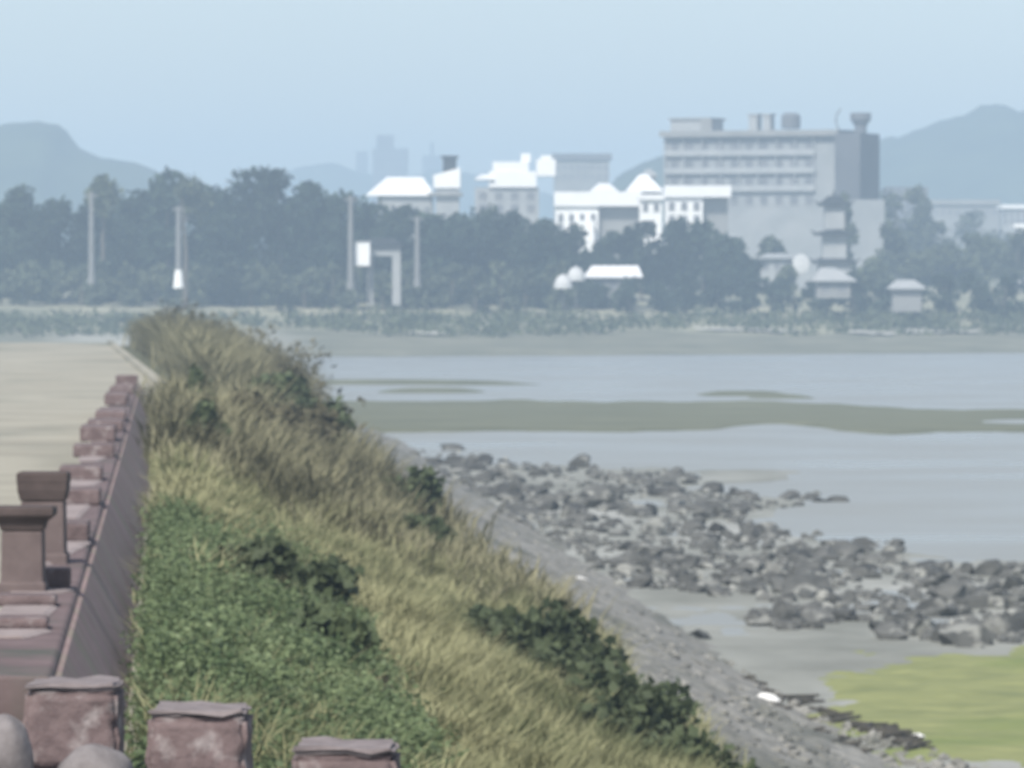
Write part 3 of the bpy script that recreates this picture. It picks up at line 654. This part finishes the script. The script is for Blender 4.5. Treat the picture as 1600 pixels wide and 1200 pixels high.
def mudz(x, y): return float(zmud(np.array([[x]]), np.array([[y]]))[0, 0])
big = {(1250, 927): 1.5, (1560, 998): 1.7, (1505, 1012): 1.3, (706, 700): 1.6, (740, 722): 1.6, (1270, 776): 1.2, (1165, 832): 1.4}
SPEC = {(645, 712): 'dark rock lying alone next to the reeds before the rock field starts', (706, 700): 'big dark rock topping the far end of the rock field', (740, 722): 'wide dark rock just below the farthest big one',
        (1270, 776): 'dark rock ending the far spit in open water', (1060, 741): 'low rock alone on the far wet flat', (1262, 838): 'lone rock poking out of the water beside the field', (1368, 852): 'outermost dark rock before the smooth open water',
        (1250, 927): 'long dark slab rock at the end of the pale puddle', (1560, 998): 'largest dark rock cut by the right picture edge', (1505, 1012): 'weedy dark rock touching the green algae',
        (1093, 996): 'small dark rock alone on the pale near mud', (1180, 962): 'dark rock behind the puddle on the near mud', (1220, 972): 'oblong dark rock right of the one behind the puddle', (1165, 775): 'dark rock in the middle of the far spit'}
for i, (px, py) in enumerate(pts):
    D = CAMZ * F / (py - 450 + 3); x = XP(px, D); s = big.get((px, py), 1) * random.uniform(.40, 1.12) * (1.0 + .25 * (D > 260))
    o = link('shore_rock', rocks[i % 9], None, (x, D, max(mudz(x, D), -.1) + .06 * s), (random.uniform(-.3, .3), random.uniform(-.3, .3), random.uniform(0, 6.28)), (s * 1.25, s * 1.25 * random.uniform(.7, 1.3), s * random.uniform(.7, 1.25)))
    sp = big.get((px, py))
    zone = 'at the far tip of the rock field' if py < 760 and px < 860 else 'in the thin far spit of rocks' if py < 800 else 'in the band beside the long pale puddle' if py > 915 and px < 1300 else \
           'in the middle of the rock field' if px < 1180 else 'at the water side of the rock field' if px < 1420 else 'in the rocks nearest the green algae' if py > 960 else 'in the thick of rocks reaching the picture edge'
    kind_ = 'large blocky' if s > 1.0 else 'small grey' if s < .6 else 'middle sized rough'
    tag(o, SPEC.get((px, py)) or '%s rock %s' % (kind_, zone), 'rock', 'rocks scattered on the mudflat')
def rubble(n, pg, name, m, lo, hi, seed, ylim):
    r = random.Random(seed); V = []; Fc = []; base = [rock_mesh(100 + k, m, 1, .6) for k in range(4)]
    arr = [(np.array([v.co for v in b.vertices]), np.array([list(p.vertices) for p in b.polygons])) for b in base]; off = 0; c = 0
    while c < n:
        x = r.uniform(600, 1660); y = r.uniform(*ylim)
        if not inside(x, y, pg): continue
        D = CAMZ * F / (y - 450); X = XP(x, D); s = r.uniform(lo, hi); a = r.uniform(0, 6.28)
        v, f = arr[r.randrange(4)]; ca, sa = math.cos(a), math.sin(a)
        q = v.copy() * s; q = np.stack([q[:, 0] * ca - q[:, 1] * sa, q[:, 0] * sa + q[:, 1] * ca, q[:, 2]], 1)
        q += (X, D, max(mudz(X, D), -.05) + s * .12); V.append(q); Fc.append(f + off); off += len(v); c += 1
    for b in base: bpy.data.meshes.remove(b)
    return link(name, np_mesh(name, np.concatenate(V), np.concatenate(Fc), m))
tag(rubble(1150, poly, 'rock_rubble', M['rock'], .22, .75, 5, (700, 1020)), 'small stones and rubble filling the gaps between the shore rocks', 'rubble', kind='stuff')
foot = [(600, 690), (640, 705), (760, 785), (930, 895), (1100, 1015), (1240, 1105), (1480, 1195), (1600, 1260), (1440, 1260), (1210, 1140), (1080, 1050), (900, 925), (740, 815), (620, 730)]
tag(rubble(420, foot, 'foot_rubble', M['revet'], .12, .45, 6, (690, 1240)), 'loose stones along the foot of the sloping revetment', 'rubble', kind='stuff')

def slope_stones(n):
    r = random.Random(12); V = []; Fc = []; base = [rock_mesh(200 + k, M['revet'], 1, .6) for k in range(4)]
    arr = [(np.array([v.co for v in b.vertices]), np.array([list(p.vertices) for p in b.polygons])) for b in base]; off = 0
    for i in range(n):
        L_ = r.uniform(7.2, 13.4); D = 1 / r.uniform(1 / 390, 1 / 78); s_ = r.uniform(.15, .42); a_ = r.uniform(0, 6.28); v, f = arr[r.randrange(4)]
        z = float(zbank(np.array([L_]), np.array([D]))[0]) + .10; ca, sa = math.cos(a_), math.sin(a_); q = v * s_
        q = np.stack([q[:, 0] * ca - q[:, 1] * sa, q[:, 0] * sa + q[:, 1] * ca, q[:, 2]], 1) + (L_ + SK * D, D, z); V.append(q); Fc.append(f + off); off += len(v)
    for b in base: bpy.data.meshes.remove(b)
    return link('slope_stones', np_mesh('slope_stones', np.concatenate(V), np.concatenate(Fc), M['revet']))
tag(slope_stones(2600), 'rough grey stones bedded in the sloping revetment', 'stones', kind='stuff')
# algae on the near mud
xs = np.arange(4, 34, .16); ys = np.arange(104, 184, .3)
def zalg(X, Y):
    e = 1 - np.sqrt(((X - 15.5) / 8.7) ** 2 + ((Y - 138) / 30) ** 2)
    n_ = fbm(X * .35, Y * .12, 71) - .5; f = fbm(X * 1.6, Y * 1.1, 72) - .5
    base = zmud(X, Y)
    return np.maximum(base, -.02) + np.clip(e * .60 + n_ * .42, -.3, .05) + f * .11 + .004
tag(link('algae_mat', grid('algae_mat', xs, ys, zalg, M['algae'])), 'bright yellow green algae spread over the near mud', 'algae', kind='stuff')

# debris at the revetment foot
def litter(px, py, sx, sy, sz, rz, m, label, nm='foam_float', cat='litter'):
    D = CAMZ * F / (py - 450); x = XP(px, D)
    L_ = x - SK * D; z = max(mudz(x, D), float(zbank(np.array([L_]), np.array([D]))[0]), 0)
    r = rock_mesh(int(px), m, 2, .8)
    o = link(nm, r, None, (x, D, z + sz * .3), (.1, .15, rz), (sx, sy, sz)); return tag(o, label, cat)
litter(1172, 1103, .40, .4, .26, .4, M['foam'], 'small cream foam lump at the revetment foot')
litter(1200, 1122, .58, .45, .34, -.7, M['foam'], 'larger white foam bag beside the small cream lump')
litter(1437, 1170, .38, .38, .22, .2, M['foam'], 'pale foam scrap lying on the debris line near the algae')
litter(912, 940, .6, .5, .35, .9, M['foam'], 'white scrap high on the stone slope')
litter(1002, 917, .6, .8, .3, .9, M['foam'], 'pale flat scrap at the near edge of the rock field')
def driftline(pts_, label, wd):
    mb = MB(); r = random.Random(len(label))
    for (a, b) in zip(pts_[:-1], pts_[1:]):
        for k in range(11):
            t = r.random(); px = a[0] + (b[0] - a[0]) * t + r.gauss(0, 5); py = a[1] + (b[1] - a[1]) * t + r.gauss(0, 3)
            D = CAMZ * F / (py - 450); x = XP(px, D); z = max(mudz(x, D), float(zbank(np.array([x - SK * D]), np.array([D]))[0])) + .08
            an = r.uniform(-.6, .6); ln = r.uniform(.2, .8)
            mb.limb((x - ln / 2 * math.cos(an), D - math.sin(an), z), (x + ln / 2 * math.cos(an), D + math.sin(an), z + r.uniform(-.02, .12)), r.uniform(.03, wd), .03, 6)
    return tag(mb.build('drift_debris', M['debris']), label, 'debris', kind='stuff')
driftline([(1160, 1070), (1215, 1135), (1290, 1170), (1340, 1195)], 'dark driftwood and weed along the revetment foot', .10)
driftline([(1250, 1105), (1340, 1145), (1400, 1165), (1440, 1190)], 'thin dark line of drift weed on the near mud', .12)

# ------------------------------------------------------------------ slope vegetation
def blades(P0, hgt, wid, lean, k, spread, rng):
    """k curved blades at each point: 5 vertices / 3 triangles each"""
    n = len(P0); base = P0.repeat(k, 0).astype(np.float64); m_ = n * k
    base[:, :2] += rng.normal(size=(m_, 2)) * spread
    az = rng.random(m_) * 2 * np.pi; d = np.stack([np.cos(az), np.sin(az), np.zeros(m_)], 1)
    h = hgt.repeat(k) * (0.55 + .6 * rng.random(m_)); ln = lean * h * (0.3 + rng.random(m_)); w_ = wid.repeat(k) * (.7 + .6 * rng.random(m_))
    sid = np.stack([-d[:, 1], d[:, 0], np.zeros(m_)], 1) * w_[:, None] / 2
    wind = np.array([.05, -.03, 0.])
    mid = base + d * ln[:, None] * .35 + np.stack([np.zeros(m_), np.zeros(m_), h * .6], 1) + wind * h[:, None] * .4
    tip = base + d * ln[:, None] + np.stack([np.zeros(m_), np.zeros(m_), h * (1 - .25 * rng.random(m_))], 1) + wind * h[:, None]
    base[:, 2] -= .08
    V = np.stack([base - sid, base + sid, mid + sid * .9, mid - sid * .9, tip], 1).reshape(-1, 3)
    i = (np.arange(m_) * 5)[:, None]
    Fc = np.concatenate([i + [0, 1, 2], i + [0, 2, 3], i + [3, 2, 4]], 1).reshape(-1, 3)
    return V, Fc
def scatter(n, L0, L1, D0, D1, power=1.0, dens=None, seed=1):
    r = np.random.default_rng(seed); L = r.uniform(L0, L1, n); u = r.random(n)
    D = 1 / (1 / D0 + (1 / D1 - 1 / D0) * u) if power == 0 else D0 + (D1 - D0) * u ** power
    k = np.ones(n, bool) if dens is None else dens(L, D, r); L = L[k]; D = D[k]
    return L, D, np.stack([L + SK * D, D, zbank(L, D)], 1)
def edge_ok(L, D, r):
    return (L > np.where(D < 180, -.05, EDGE(D) + 1.9)) & (L < 7.1 - 2.4 * sst(D, 130, 230) + (fbm(D * .12, L * 0 + 2, 66) - .5) * 2.4)
def d_grass(L, D, r):
    vine = (L < 2.0 + (fbm(D * .2, L * 0, 12) - .5) * 1.2) & (D < 92)
    return edge_ok(L, D, r) & ~(vine & (r.random(len(L)) < .85)) & (fbm(L * .6, D * .2, 61) + r.random(len(L)) * .3 > .42)
L, D, P0 = scatter(17000, 0, 9, 46, 150, 0, d_grass, 3)
hh = .24 + .62 * fbm(L * .7, D * .3, 62) ** 1.3 + .1 * RNG.random(len(L))
V, Fc = blades(P0, hh, (.011 + .00022 * D), .95, 26, .16, RNG)
tag(link('meadow_grass', np_mesh('meadow_grass', V, Fc, M['grass'])), 'pale olive grass covering the slope between wall and revetment', 'grass', kind='stuff')
def d_reed(L, D, r):
    return edge_ok(L, D, r) & (fbm(L * .45, D * .12, 63) + r.random(len(L)) * .35 + (D - 150) / 300 > .45)
L, D, P0 = scatter(11000, -3, 9, 112, 402, .8, d_reed, 4)
hh = (.55 + 1.5 * fbm(L * .45, D * .10, 64)) * np.clip(.60 + (D - 112) / 150, .6, 1.5) * np.where(L < .8, .85, 1)
V, Fc = blades(P0, hh, .03 + .00016 * D, .8, 20, .30, RNG)
tag(link('tall_reeds', np_mesh('tall_reeds', V, Fc, M['reed'])), 'tall dry brown reeds along the far part of the slope', 'reeds', kind='stuff')
# green creepers at the wall foot
def d_vine(L, D, r): return (L < 2.0 + (fbm(D * .2, L * 0, 12) - .5) * 1.6) & (fbm(L * .9, D * .35, 65) > .34)
L, D, P0 = scatter(36000, -.12, 3.0, 44, 98, 0, d_vine, 5)
n = len(L); hump = .05 + 1.1 * fbm(L * .9, D * .4, 67) ** 1.3
C_ = P0 + np.stack([RNG.normal(size=n) * .05, RNG.normal(size=n) * .1, hump * (.35 + .65 * RNG.random(n))], 1); k = 15
p = C_.repeat(k, 0) + RNG.normal(size=(n * k, 3)) * .09; m_ = n * k
u = RNG.normal(size=(m_, 3)); u[:, 2] *= .6; u /= np.linalg.norm(u, axis=1)[:, None]
v = np.cross(u, RNG.normal(size=(m_, 3)) + (0, 0, 0)); v /= np.linalg.norm(v, axis=1)[:, None]; s = (.015 + .022 * RNG.random(m_) ** 2)[:, None]
V = np.stack([p - u * s, p + v * s * .7, p + u * s * 1.1, p - v * s * .7], 1).reshape(-1, 3)
tag(link('wall_creeper', np_mesh('wall_creeper', V, np.arange(m_ * 4).reshape(-1, 4), M['vine'])), 'green leafy creepers heaped along the foot of the wall', 'creeper', kind='stuff')

def shrub(Lc, Dc, wd, ht, label, m='shrub', n=1800, size=.07):
    x = Lc + SK * Dc; z = float(zbank(np.array([Lc]), np.array([Dc]))[0])
    t = empty('shrub', (x, Dc, z), label, 'shrub', 'dark shrubs on the grassy slope')
    rng = np.random.default_rng(int(Dc * 10 + Lc * 3)); cs = []; rs = []
    for i in range(9):
        a = rng.random() * 6.28; q = rng.random() ** .5 * wd * .35
        cs.append((math.cos(a) * q, math.sin(a) * q * 1.4, ht * (.2 + .5 * rng.random()))); rr = wd * (.16 + .1 * rng.random()); rs.append((rr, rr * 1.3, ht * .25))
    V, Fc = leaves(cs, rs, n, size, rng, shell=.3); link('foliage', np_mesh('foliage', V, Fc, M[m]), t)
    mb = MB()
    for c in cs: mb.limb((0, 0, -.1), c, .03, .012, 5)
    mb.build('stem', M['stem'], t)
for a in ((5.2, 93, 2.5, 1.7, 'dark green shrub, the largest clump near the stone slope'), (6.0, 87, 2.0, 1.5, 'dark green shrub trailing down right of the largest clump'),
          (6.2, 80, 1.9, 1.3, 'dark shrub lowest on the slope above the revetment edge'), (5.5, 82, 1.6, 1.1, 'dark shrub tucked behind the lowest one'), (4.6, 96, 1.4, 1.2, 'small dark shrub on the upper side of the largest clump'),
          (5.6, 157, 2.0, 1.8, 'dark shrub halfway along the stone slope edge'), (5.0, 140, 1.7, 1.1, 'low dark shrub amid the pale grass'),
          (3.3, 205, 2.8, 2.6, 'broad dark shrub among the tall reeds'), (4.1, 190, 2.3, 2.5, 'tall dark shrub in front of the broad one in the reeds'), (3.2, 180, 2.4, 1.9, 'dark shrub where green grass meets brown reeds'),
          (1.8, 165, 1.8, 1.9, 'brown shrub near the wall in the reeds'), (.7, 168, 1.1, 1.9, 'dark shrub right behind the far end of the wall'), (.8, 143, 1.0, 1.5, 'narrow dark shrub leaning on the far wall'),
          (1.9, 62, .7, .7, 'brown dry shrub just beyond the square blocks'), (1.5, 66, 1.5, 1.1, 'deep green bush standing for the shade in the hollow beside the wall'), (1.35, 73, 1.7, 1.2, 'second deep green bush standing for shade up the hollow beside the wall'), (.75, 77, 1.4, 1.0, 'deep green bush standing for shade where the hollow starts close to the wall'), (1.5, 82, 1.5, 1.0, 'deep green bush standing for shade at the upper rim of the hollow'), (.5, 59, .5, .45, 'small dark bush low against the wall'),  # bushes of the hollow are dark foliage standing in for shade pockets
          (4.2, 255, 1.8, 2.6, 'brown plume shrub rising above the reeds'), (4.6, 330, 1.5, 2.0, 'brown shrub at the tip of the reeds against the water'), (3.4, 335, 2.0, 2.9, 'brown shrub highest on the skyline of the reeds'), (1.2, 350, 1.8, 2.3, 'far brown shrub at the top end of the slope')):
    Lc, Dc, wd, ht, lab = a
    brown = 'brown' in lab
    shrub(Lc, Dc, wd, ht, lab, 'shrub_brown' if brown else 'shrub', n=int(1400 + 500 * wd), size=.05 + Dc * .0003)

def reed_clump(Lc, Dc, ht, label):
    x = Lc + SK * Dc; z = float(zbank(np.array([Lc]), np.array([Dc]))[0]); rng = np.random.default_rng(int(Dc * 7))
    n_ = 26; pp = np.stack([rng.normal(size=n_) * .38, rng.normal(size=n_) * .6, np.zeros(n_)], 1)
    V, Fc = blades(pp, ht * (.6 + .4 * rng.random(n_)), np.full(n_, .055), .55, 16, .16, rng)
    o = link('reed_clump', np_mesh('reed_clump', V, Fc, M['reed']), None, (x, Dc, z)); tag(o, label, 'reeds', 'tall reed clumps on the skyline of the slope')
    tips = V[4::5][rng.random(len(V) // 5) < .3]; n2 = len(tips); p = tips.repeat(6, 0) + rng.normal(size=(n2 * 6, 3)) * (.07, .07, .16); u = rng.normal(size=(n2 * 6, 3)) * .09; v = rng.normal(size=(n2 * 6, 3)) * .07
    pl = link('plume', np_mesh('plume', np.stack([p - u, p + v, p + u], 1).reshape(-1, 3), np.arange(n2 * 18).reshape(-1, 3), M['shrub_brown']), o); pl['kind'] = 'stuff'
for a in ((.2, 376, 2.6, 'reed clump at the far left end of the slope skyline'), (1.6, 362, 2.9, 'second reed clump from the far left end of the skyline'), (3.0, 345, 3.1, 'reed clump at the bend of the slope skyline'),
          (4.2, 322, 3.0, 'reed clump halfway down the slope skyline'), (3.8, 305, 2.9, 'tall ragged reed clump standing up from the skyline'), (4.4, 290, 3.0, 'tallest plumed reed clump against the far water'),
          (4.6, 272, 2.4, 'plumed reed clump just right of the tallest one'), (4.6, 250, 2.0, 'reed clump hanging over the muddy bar'), (4.8, 226, 1.9, 'last reed clump above the first rocks')):
    reed_clump(*a)

# ------------------------------------------------------------------ the long wall
wall = empty('brick_wall', (SK * 110, 110, 5.5), 'long mauve brick wall with low merlons running away along the path', 'wall')
wall.rotation_euler = (0, 0, 0)
def wp(L, D, z): return (L + SK * D - SK * 110, D - 110, z - 5.5)
TOP = CAMZ - 2.48
mb = MB(); Ds = [43.6] + [48 + 4 * i for i in range(33)]; vs = []
rr = random.Random(3)
for D in Ds:
    j = rr.uniform(-.012, .012)
    for L, z in ((-1.25 + j, 5.4), (-1.25 + j, TOP), (-.76 + j, TOP), (-.12 + j, 5.35)): vs.append(wp(L, D, z))
fs = [(i * 4 + c, i * 4 + c + 1, i * 4 + 4 + c + 1, i * 4 + 4 + c) for i in range(len(Ds) - 1) for c in range(3)]
fs += [(0, 3, 2, 1), tuple(len(vs) - 4 + q for q in range(4))]
mb.poly(vs, [f[::-1] for f in fs]); o = mb.build('wall_body', M['brick'], wall); bevel(o, .02)
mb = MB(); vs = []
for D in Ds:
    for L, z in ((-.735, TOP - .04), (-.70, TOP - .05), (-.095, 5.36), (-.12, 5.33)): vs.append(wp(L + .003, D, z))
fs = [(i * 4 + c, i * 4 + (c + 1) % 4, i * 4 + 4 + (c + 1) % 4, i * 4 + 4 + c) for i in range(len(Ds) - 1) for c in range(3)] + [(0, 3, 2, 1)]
mb.poly(vs, [f[::-1] for f in fs]).build('lightened_side', M['face'], wall)  # added skin, its lighter colour offsets the shade on this side
fronts = [175, 166, 160, 150, 144, 133, 127, 118, 110, 99.8, 87.6, 77.8, 66.5, 56.0, 53.0, 49.4]
for i, Df in enumerate(fronts):
    ln = rr.uniform(1.0, 3.0) if Df > 100 else 1.6 if Df > 60 else .6; h_ = rr.uniform(.10, .24) if Df > 100 else .18 if Df > 55 else .09
    jl = rr.uniform(-.05, .05)
    def q(L, D, z): return wp(L, D, z)
    xx0, xx1 = -1.38 + jl, -.77 - rr.uniform(0, .10)
    v = [q(xx0, Df, TOP + .003), q(xx1, Df, TOP + .003), q(xx1, Df + ln, TOP + .003), q(xx0, Df + ln, TOP + .003), q(xx0, Df, TOP + h_), q(xx1, Df, TOP + h_), q(xx1, Df + ln, TOP + h_), q(xx0, Df + ln, TOP + h_)]
    o = MB().poly(v, [(3, 2, 1, 0), (4, 5, 6, 7), (0, 1, 5, 4), (1, 2, 6, 5), (2, 3, 7, 6), (3, 0, 4, 7)]).build('merlon', M['brick2'], wall); bevel(o, .03)
for a, b in ((99.8, 97.2), (93.3, 90.6), (87.4, 83.5), (77.6, 73.0), (66.3, 60.5), (55.9, 54.6), (52.9, 51.0), (49.2, 48.2), (105, 103), (112, 110)):
    xr = -.86 if a > 57 else -.88
    w1, w2 = rr.uniform(-.10, .10), rr.uniform(-.04, .14)
    v = [wp(-1.29, b, TOP + .004), wp(xr - .12 + w1, b, TOP + .004), wp(xr + w2, a, TOP + .004), wp(-1.29, a, TOP + .004), wp(-1.27, b, TOP + .022), wp(xr - .16 + w1, b, TOP + .022), wp(xr - .05 + w2, a, TOP + .022), wp(-1.27, a, TOP + .022)]
    o = MB().poly(v, [(3, 2, 1, 0), (4, 5, 6, 7), (0, 1, 5, 4), (1, 2, 6, 5), (2, 3, 7, 6), (3, 0, 4, 7)]).build('coping_slab', M['plaster'], wall)

# near parapet with square merlons, turning towards the viewer
near = empty('stone_parapet', (-1.9, 40, 5.4), 'near stone parapet with big square weathered merlons', 'wall')
ND = Vector((.31, -.95, 0)).normalized(); ang = math.atan2(ND.y, ND.x)
bd = MB().box(-5.4, 7.0, -.31, .31, 0, .55).build('wall_body', M['brick'], near); bd.rotation_euler = (0, 0, ang); bd.location = (.08, 0, 0)
def merlon(px0, px1, top, D, lab, mt):
    x0, x1 = XP(px0, D), XP(px1, D); zt = ZY(top, D); W = x1 - x0
    bm = bmesh.new(); bmesh.ops.create_cube(bm, size=1); bmesh.ops.scale(bm, vec=(W, .8, zt - 5.95 - .05), verts=bm.verts)
    bmesh.ops.bevel(bm, geom=bm.edges[:], offset=.03, segments=2, affect='EDGES')
    bmesh.ops.subdivide_edges(bm, edges=bm.edges[:], cuts=9, use_grid_fill=True)
    for v in bm.verts:
        nz = mnoise.noise(v.co * 5 + Vector((px0, 0, 0))) * .022 + mnoise.noise(v.co * 17) * .016 - .02 * max(0, mnoise.noise(v.co * 9 + Vector((3, px0, 0)))) 
        v.co.x += nz * (1 if v.co.x > 0 else -1); v.co.y += nz * (1 if v.co.y > 0 else -1)
    me = bpy.data.meshes.new('merlon'); bm.to_mesh(me); bm.free(); me.materials.append(mt); me.polygons.foreach_set('use_smooth', [True] * len(me.polygons))
    o = link('merlon', me, near, ((x0 + x1) / 2 - near.location.x, D + .4 - near.location.y, (zt - .05 + 5.95) / 2 - near.location.z))
    bm = bmesh.new(); bmesh.ops.create_cube(bm, size=1); bmesh.ops.scale(bm, vec=(W - .008, .79, .035), verts=bm.verts)
    bmesh.ops.bevel(bm, geom=bm.edges[:], offset=.02, segments=2, affect='EDGES'); bmesh.ops.subdivide_edges(bm, edges=bm.edges[:], cuts=3, use_grid_fill=True)
    for v in bm.verts: v.co += Vector((mnoise.noise(v.co * 12), mnoise.noise(v.co * 8 + Vector((4, 4, 4))), mnoise.noise(v.co * 11 + Vector((9, px0, 1))) * 1.1)) * .03
    me = bpy.data.meshes.new('cap'); bm.to_mesh(me); bm.free(); me.materials.append(M['caplight'])
    c = link('cap', me, o, (0, 0, (zt - 5.95) / 2 - .0)); return o
merlon(36, 184, 1068, 43.0, '', M['brick2']); merlon(231, 386, 1108, 40.2, '', M['brick2']); merlon(456, 620, 1168, 37.3, '', M['brick2']); merlon(760, 930, 1290, 34.5, '', M['brick2'])
# walkway on the inner side
tag(MB().box(-9, -3.0, 20, 42.5, 5.3, 5.9).build('stone_walkway', M['brick']), kind='structure')
def boulder(px, top, wpx, D, lab, sh):
    W = S(wpx, D); zt = ZY(top, D); H = zt - 5.9
    bm = bmesh.new(); bmesh.ops.create_icosphere(bm, subdivisions=4, radius=.5)
    for v in bm.verts:
        p = v.co.copy(); p *= 1 + .13 * mnoise.noise(p * 2.5 + Vector((sh, sh, 0))) + .03 * mnoise.noise(p * 9); v.co = p
    me = bpy.data.meshes.new('boulder'); bm.to_mesh(me); bm.free(); me.materials.append(M['boulder']); me.polygons.foreach_set('use_smooth', [True] * len(me.polygons))
    return tag(link('boulder', me, None, (XP(px, D), D, 5.9 + H * .45), (0, 0, sh), (W * 1.05, W * .9, H * 1.12)), lab, 'boulder')
boulder(148, 1166, 128, 41.6, 'rounded pale grey boulder in front of the left square merlon', 1.3)
boulder(4, 1120, 100, 41.5, 'rounded grey boulder partly cut by the left picture edge', 4.1)

# stone posts with flared caps
def post(px, cap_top, capw, shaftw, D, zbase, lab, cap_h):
    x = XP(px, D); zt = ZY(cap_top, D) - zbase; cw = S(capw, D) / 2; sw = S(shaftw, D) / 2
    t = empty('stone_post', (x, D, zbase), lab, 'post', 'stone posts with flared caps'); chh = S(cap_h, D)
    def sq(prof, nm, m):
        mb = MB(); mb.lathe([(r * 1.414, z) for r, z in prof], 4); me = mb.mesh(nm, m); o = link(nm, me, t, rot=(0, 0, math.radians(45)))
        bevel(o, .015); return o
    sq([(sw * 1.05, -.05), (sw, zt * .2), (sw * .97, zt - chh)], 'shaft', M['postbody'])
    sq([(sw * 1.0, zt - chh + .003), (sw * 1.12, zt - chh * .62), (cw * .98, zt - chh * .38), (cw, zt - chh * .30), (cw, zt - chh * .08), (cw * .96, zt)], 'cap', M['darkstone'])
    sq([(sw * 1.12, -.06), (sw * 1.12, .08), (sw * 1.03, .1)], 'base', M['postbody'])
post(68, 737, 80, 69, 61.5, TOP, 'slender dark stone post with flared cap standing farther along the wall', 46)
post(36, 791, 100, 66, 55.5, TOP, 'wider dark stone post with flared cap, the one nearer the viewer', 38)

# ------------------------------------------------------------------ haze
hz = MB().box(-2995, 2995, -95, 5100, -3.2, 112).build('haze', None) if False else None
me = bpy.data.meshes.new('haze'); b_ = MB().box(-3050, 3050, -110, 5150, -3.6, 115); me.from_pydata(b_.v, [], b_.f); me.update()
hm = bpy.data.materials.new('haze_air'); hm.use_nodes = True; t = hm.node_tree; t.nodes.remove(t.nodes['Principled BSDF'])
pv_ = t.nodes.new('ShaderNodeVolumePrincipled'); pv_.inputs['Color'].default_value = (0.61, 0.795, 1.0, 1); pv_.inputs['Density'].default_value = 0.00047
pv_.inputs['Anisotropy'].default_value = 0.0
t.links.new(pv_.outputs[0], t.nodes['Material Output'].inputs['Volume']); me.materials.append(hm)
tag(link('haze', me), 'pale blue sea haze over the whole bay', 'haze', kind='stuff')
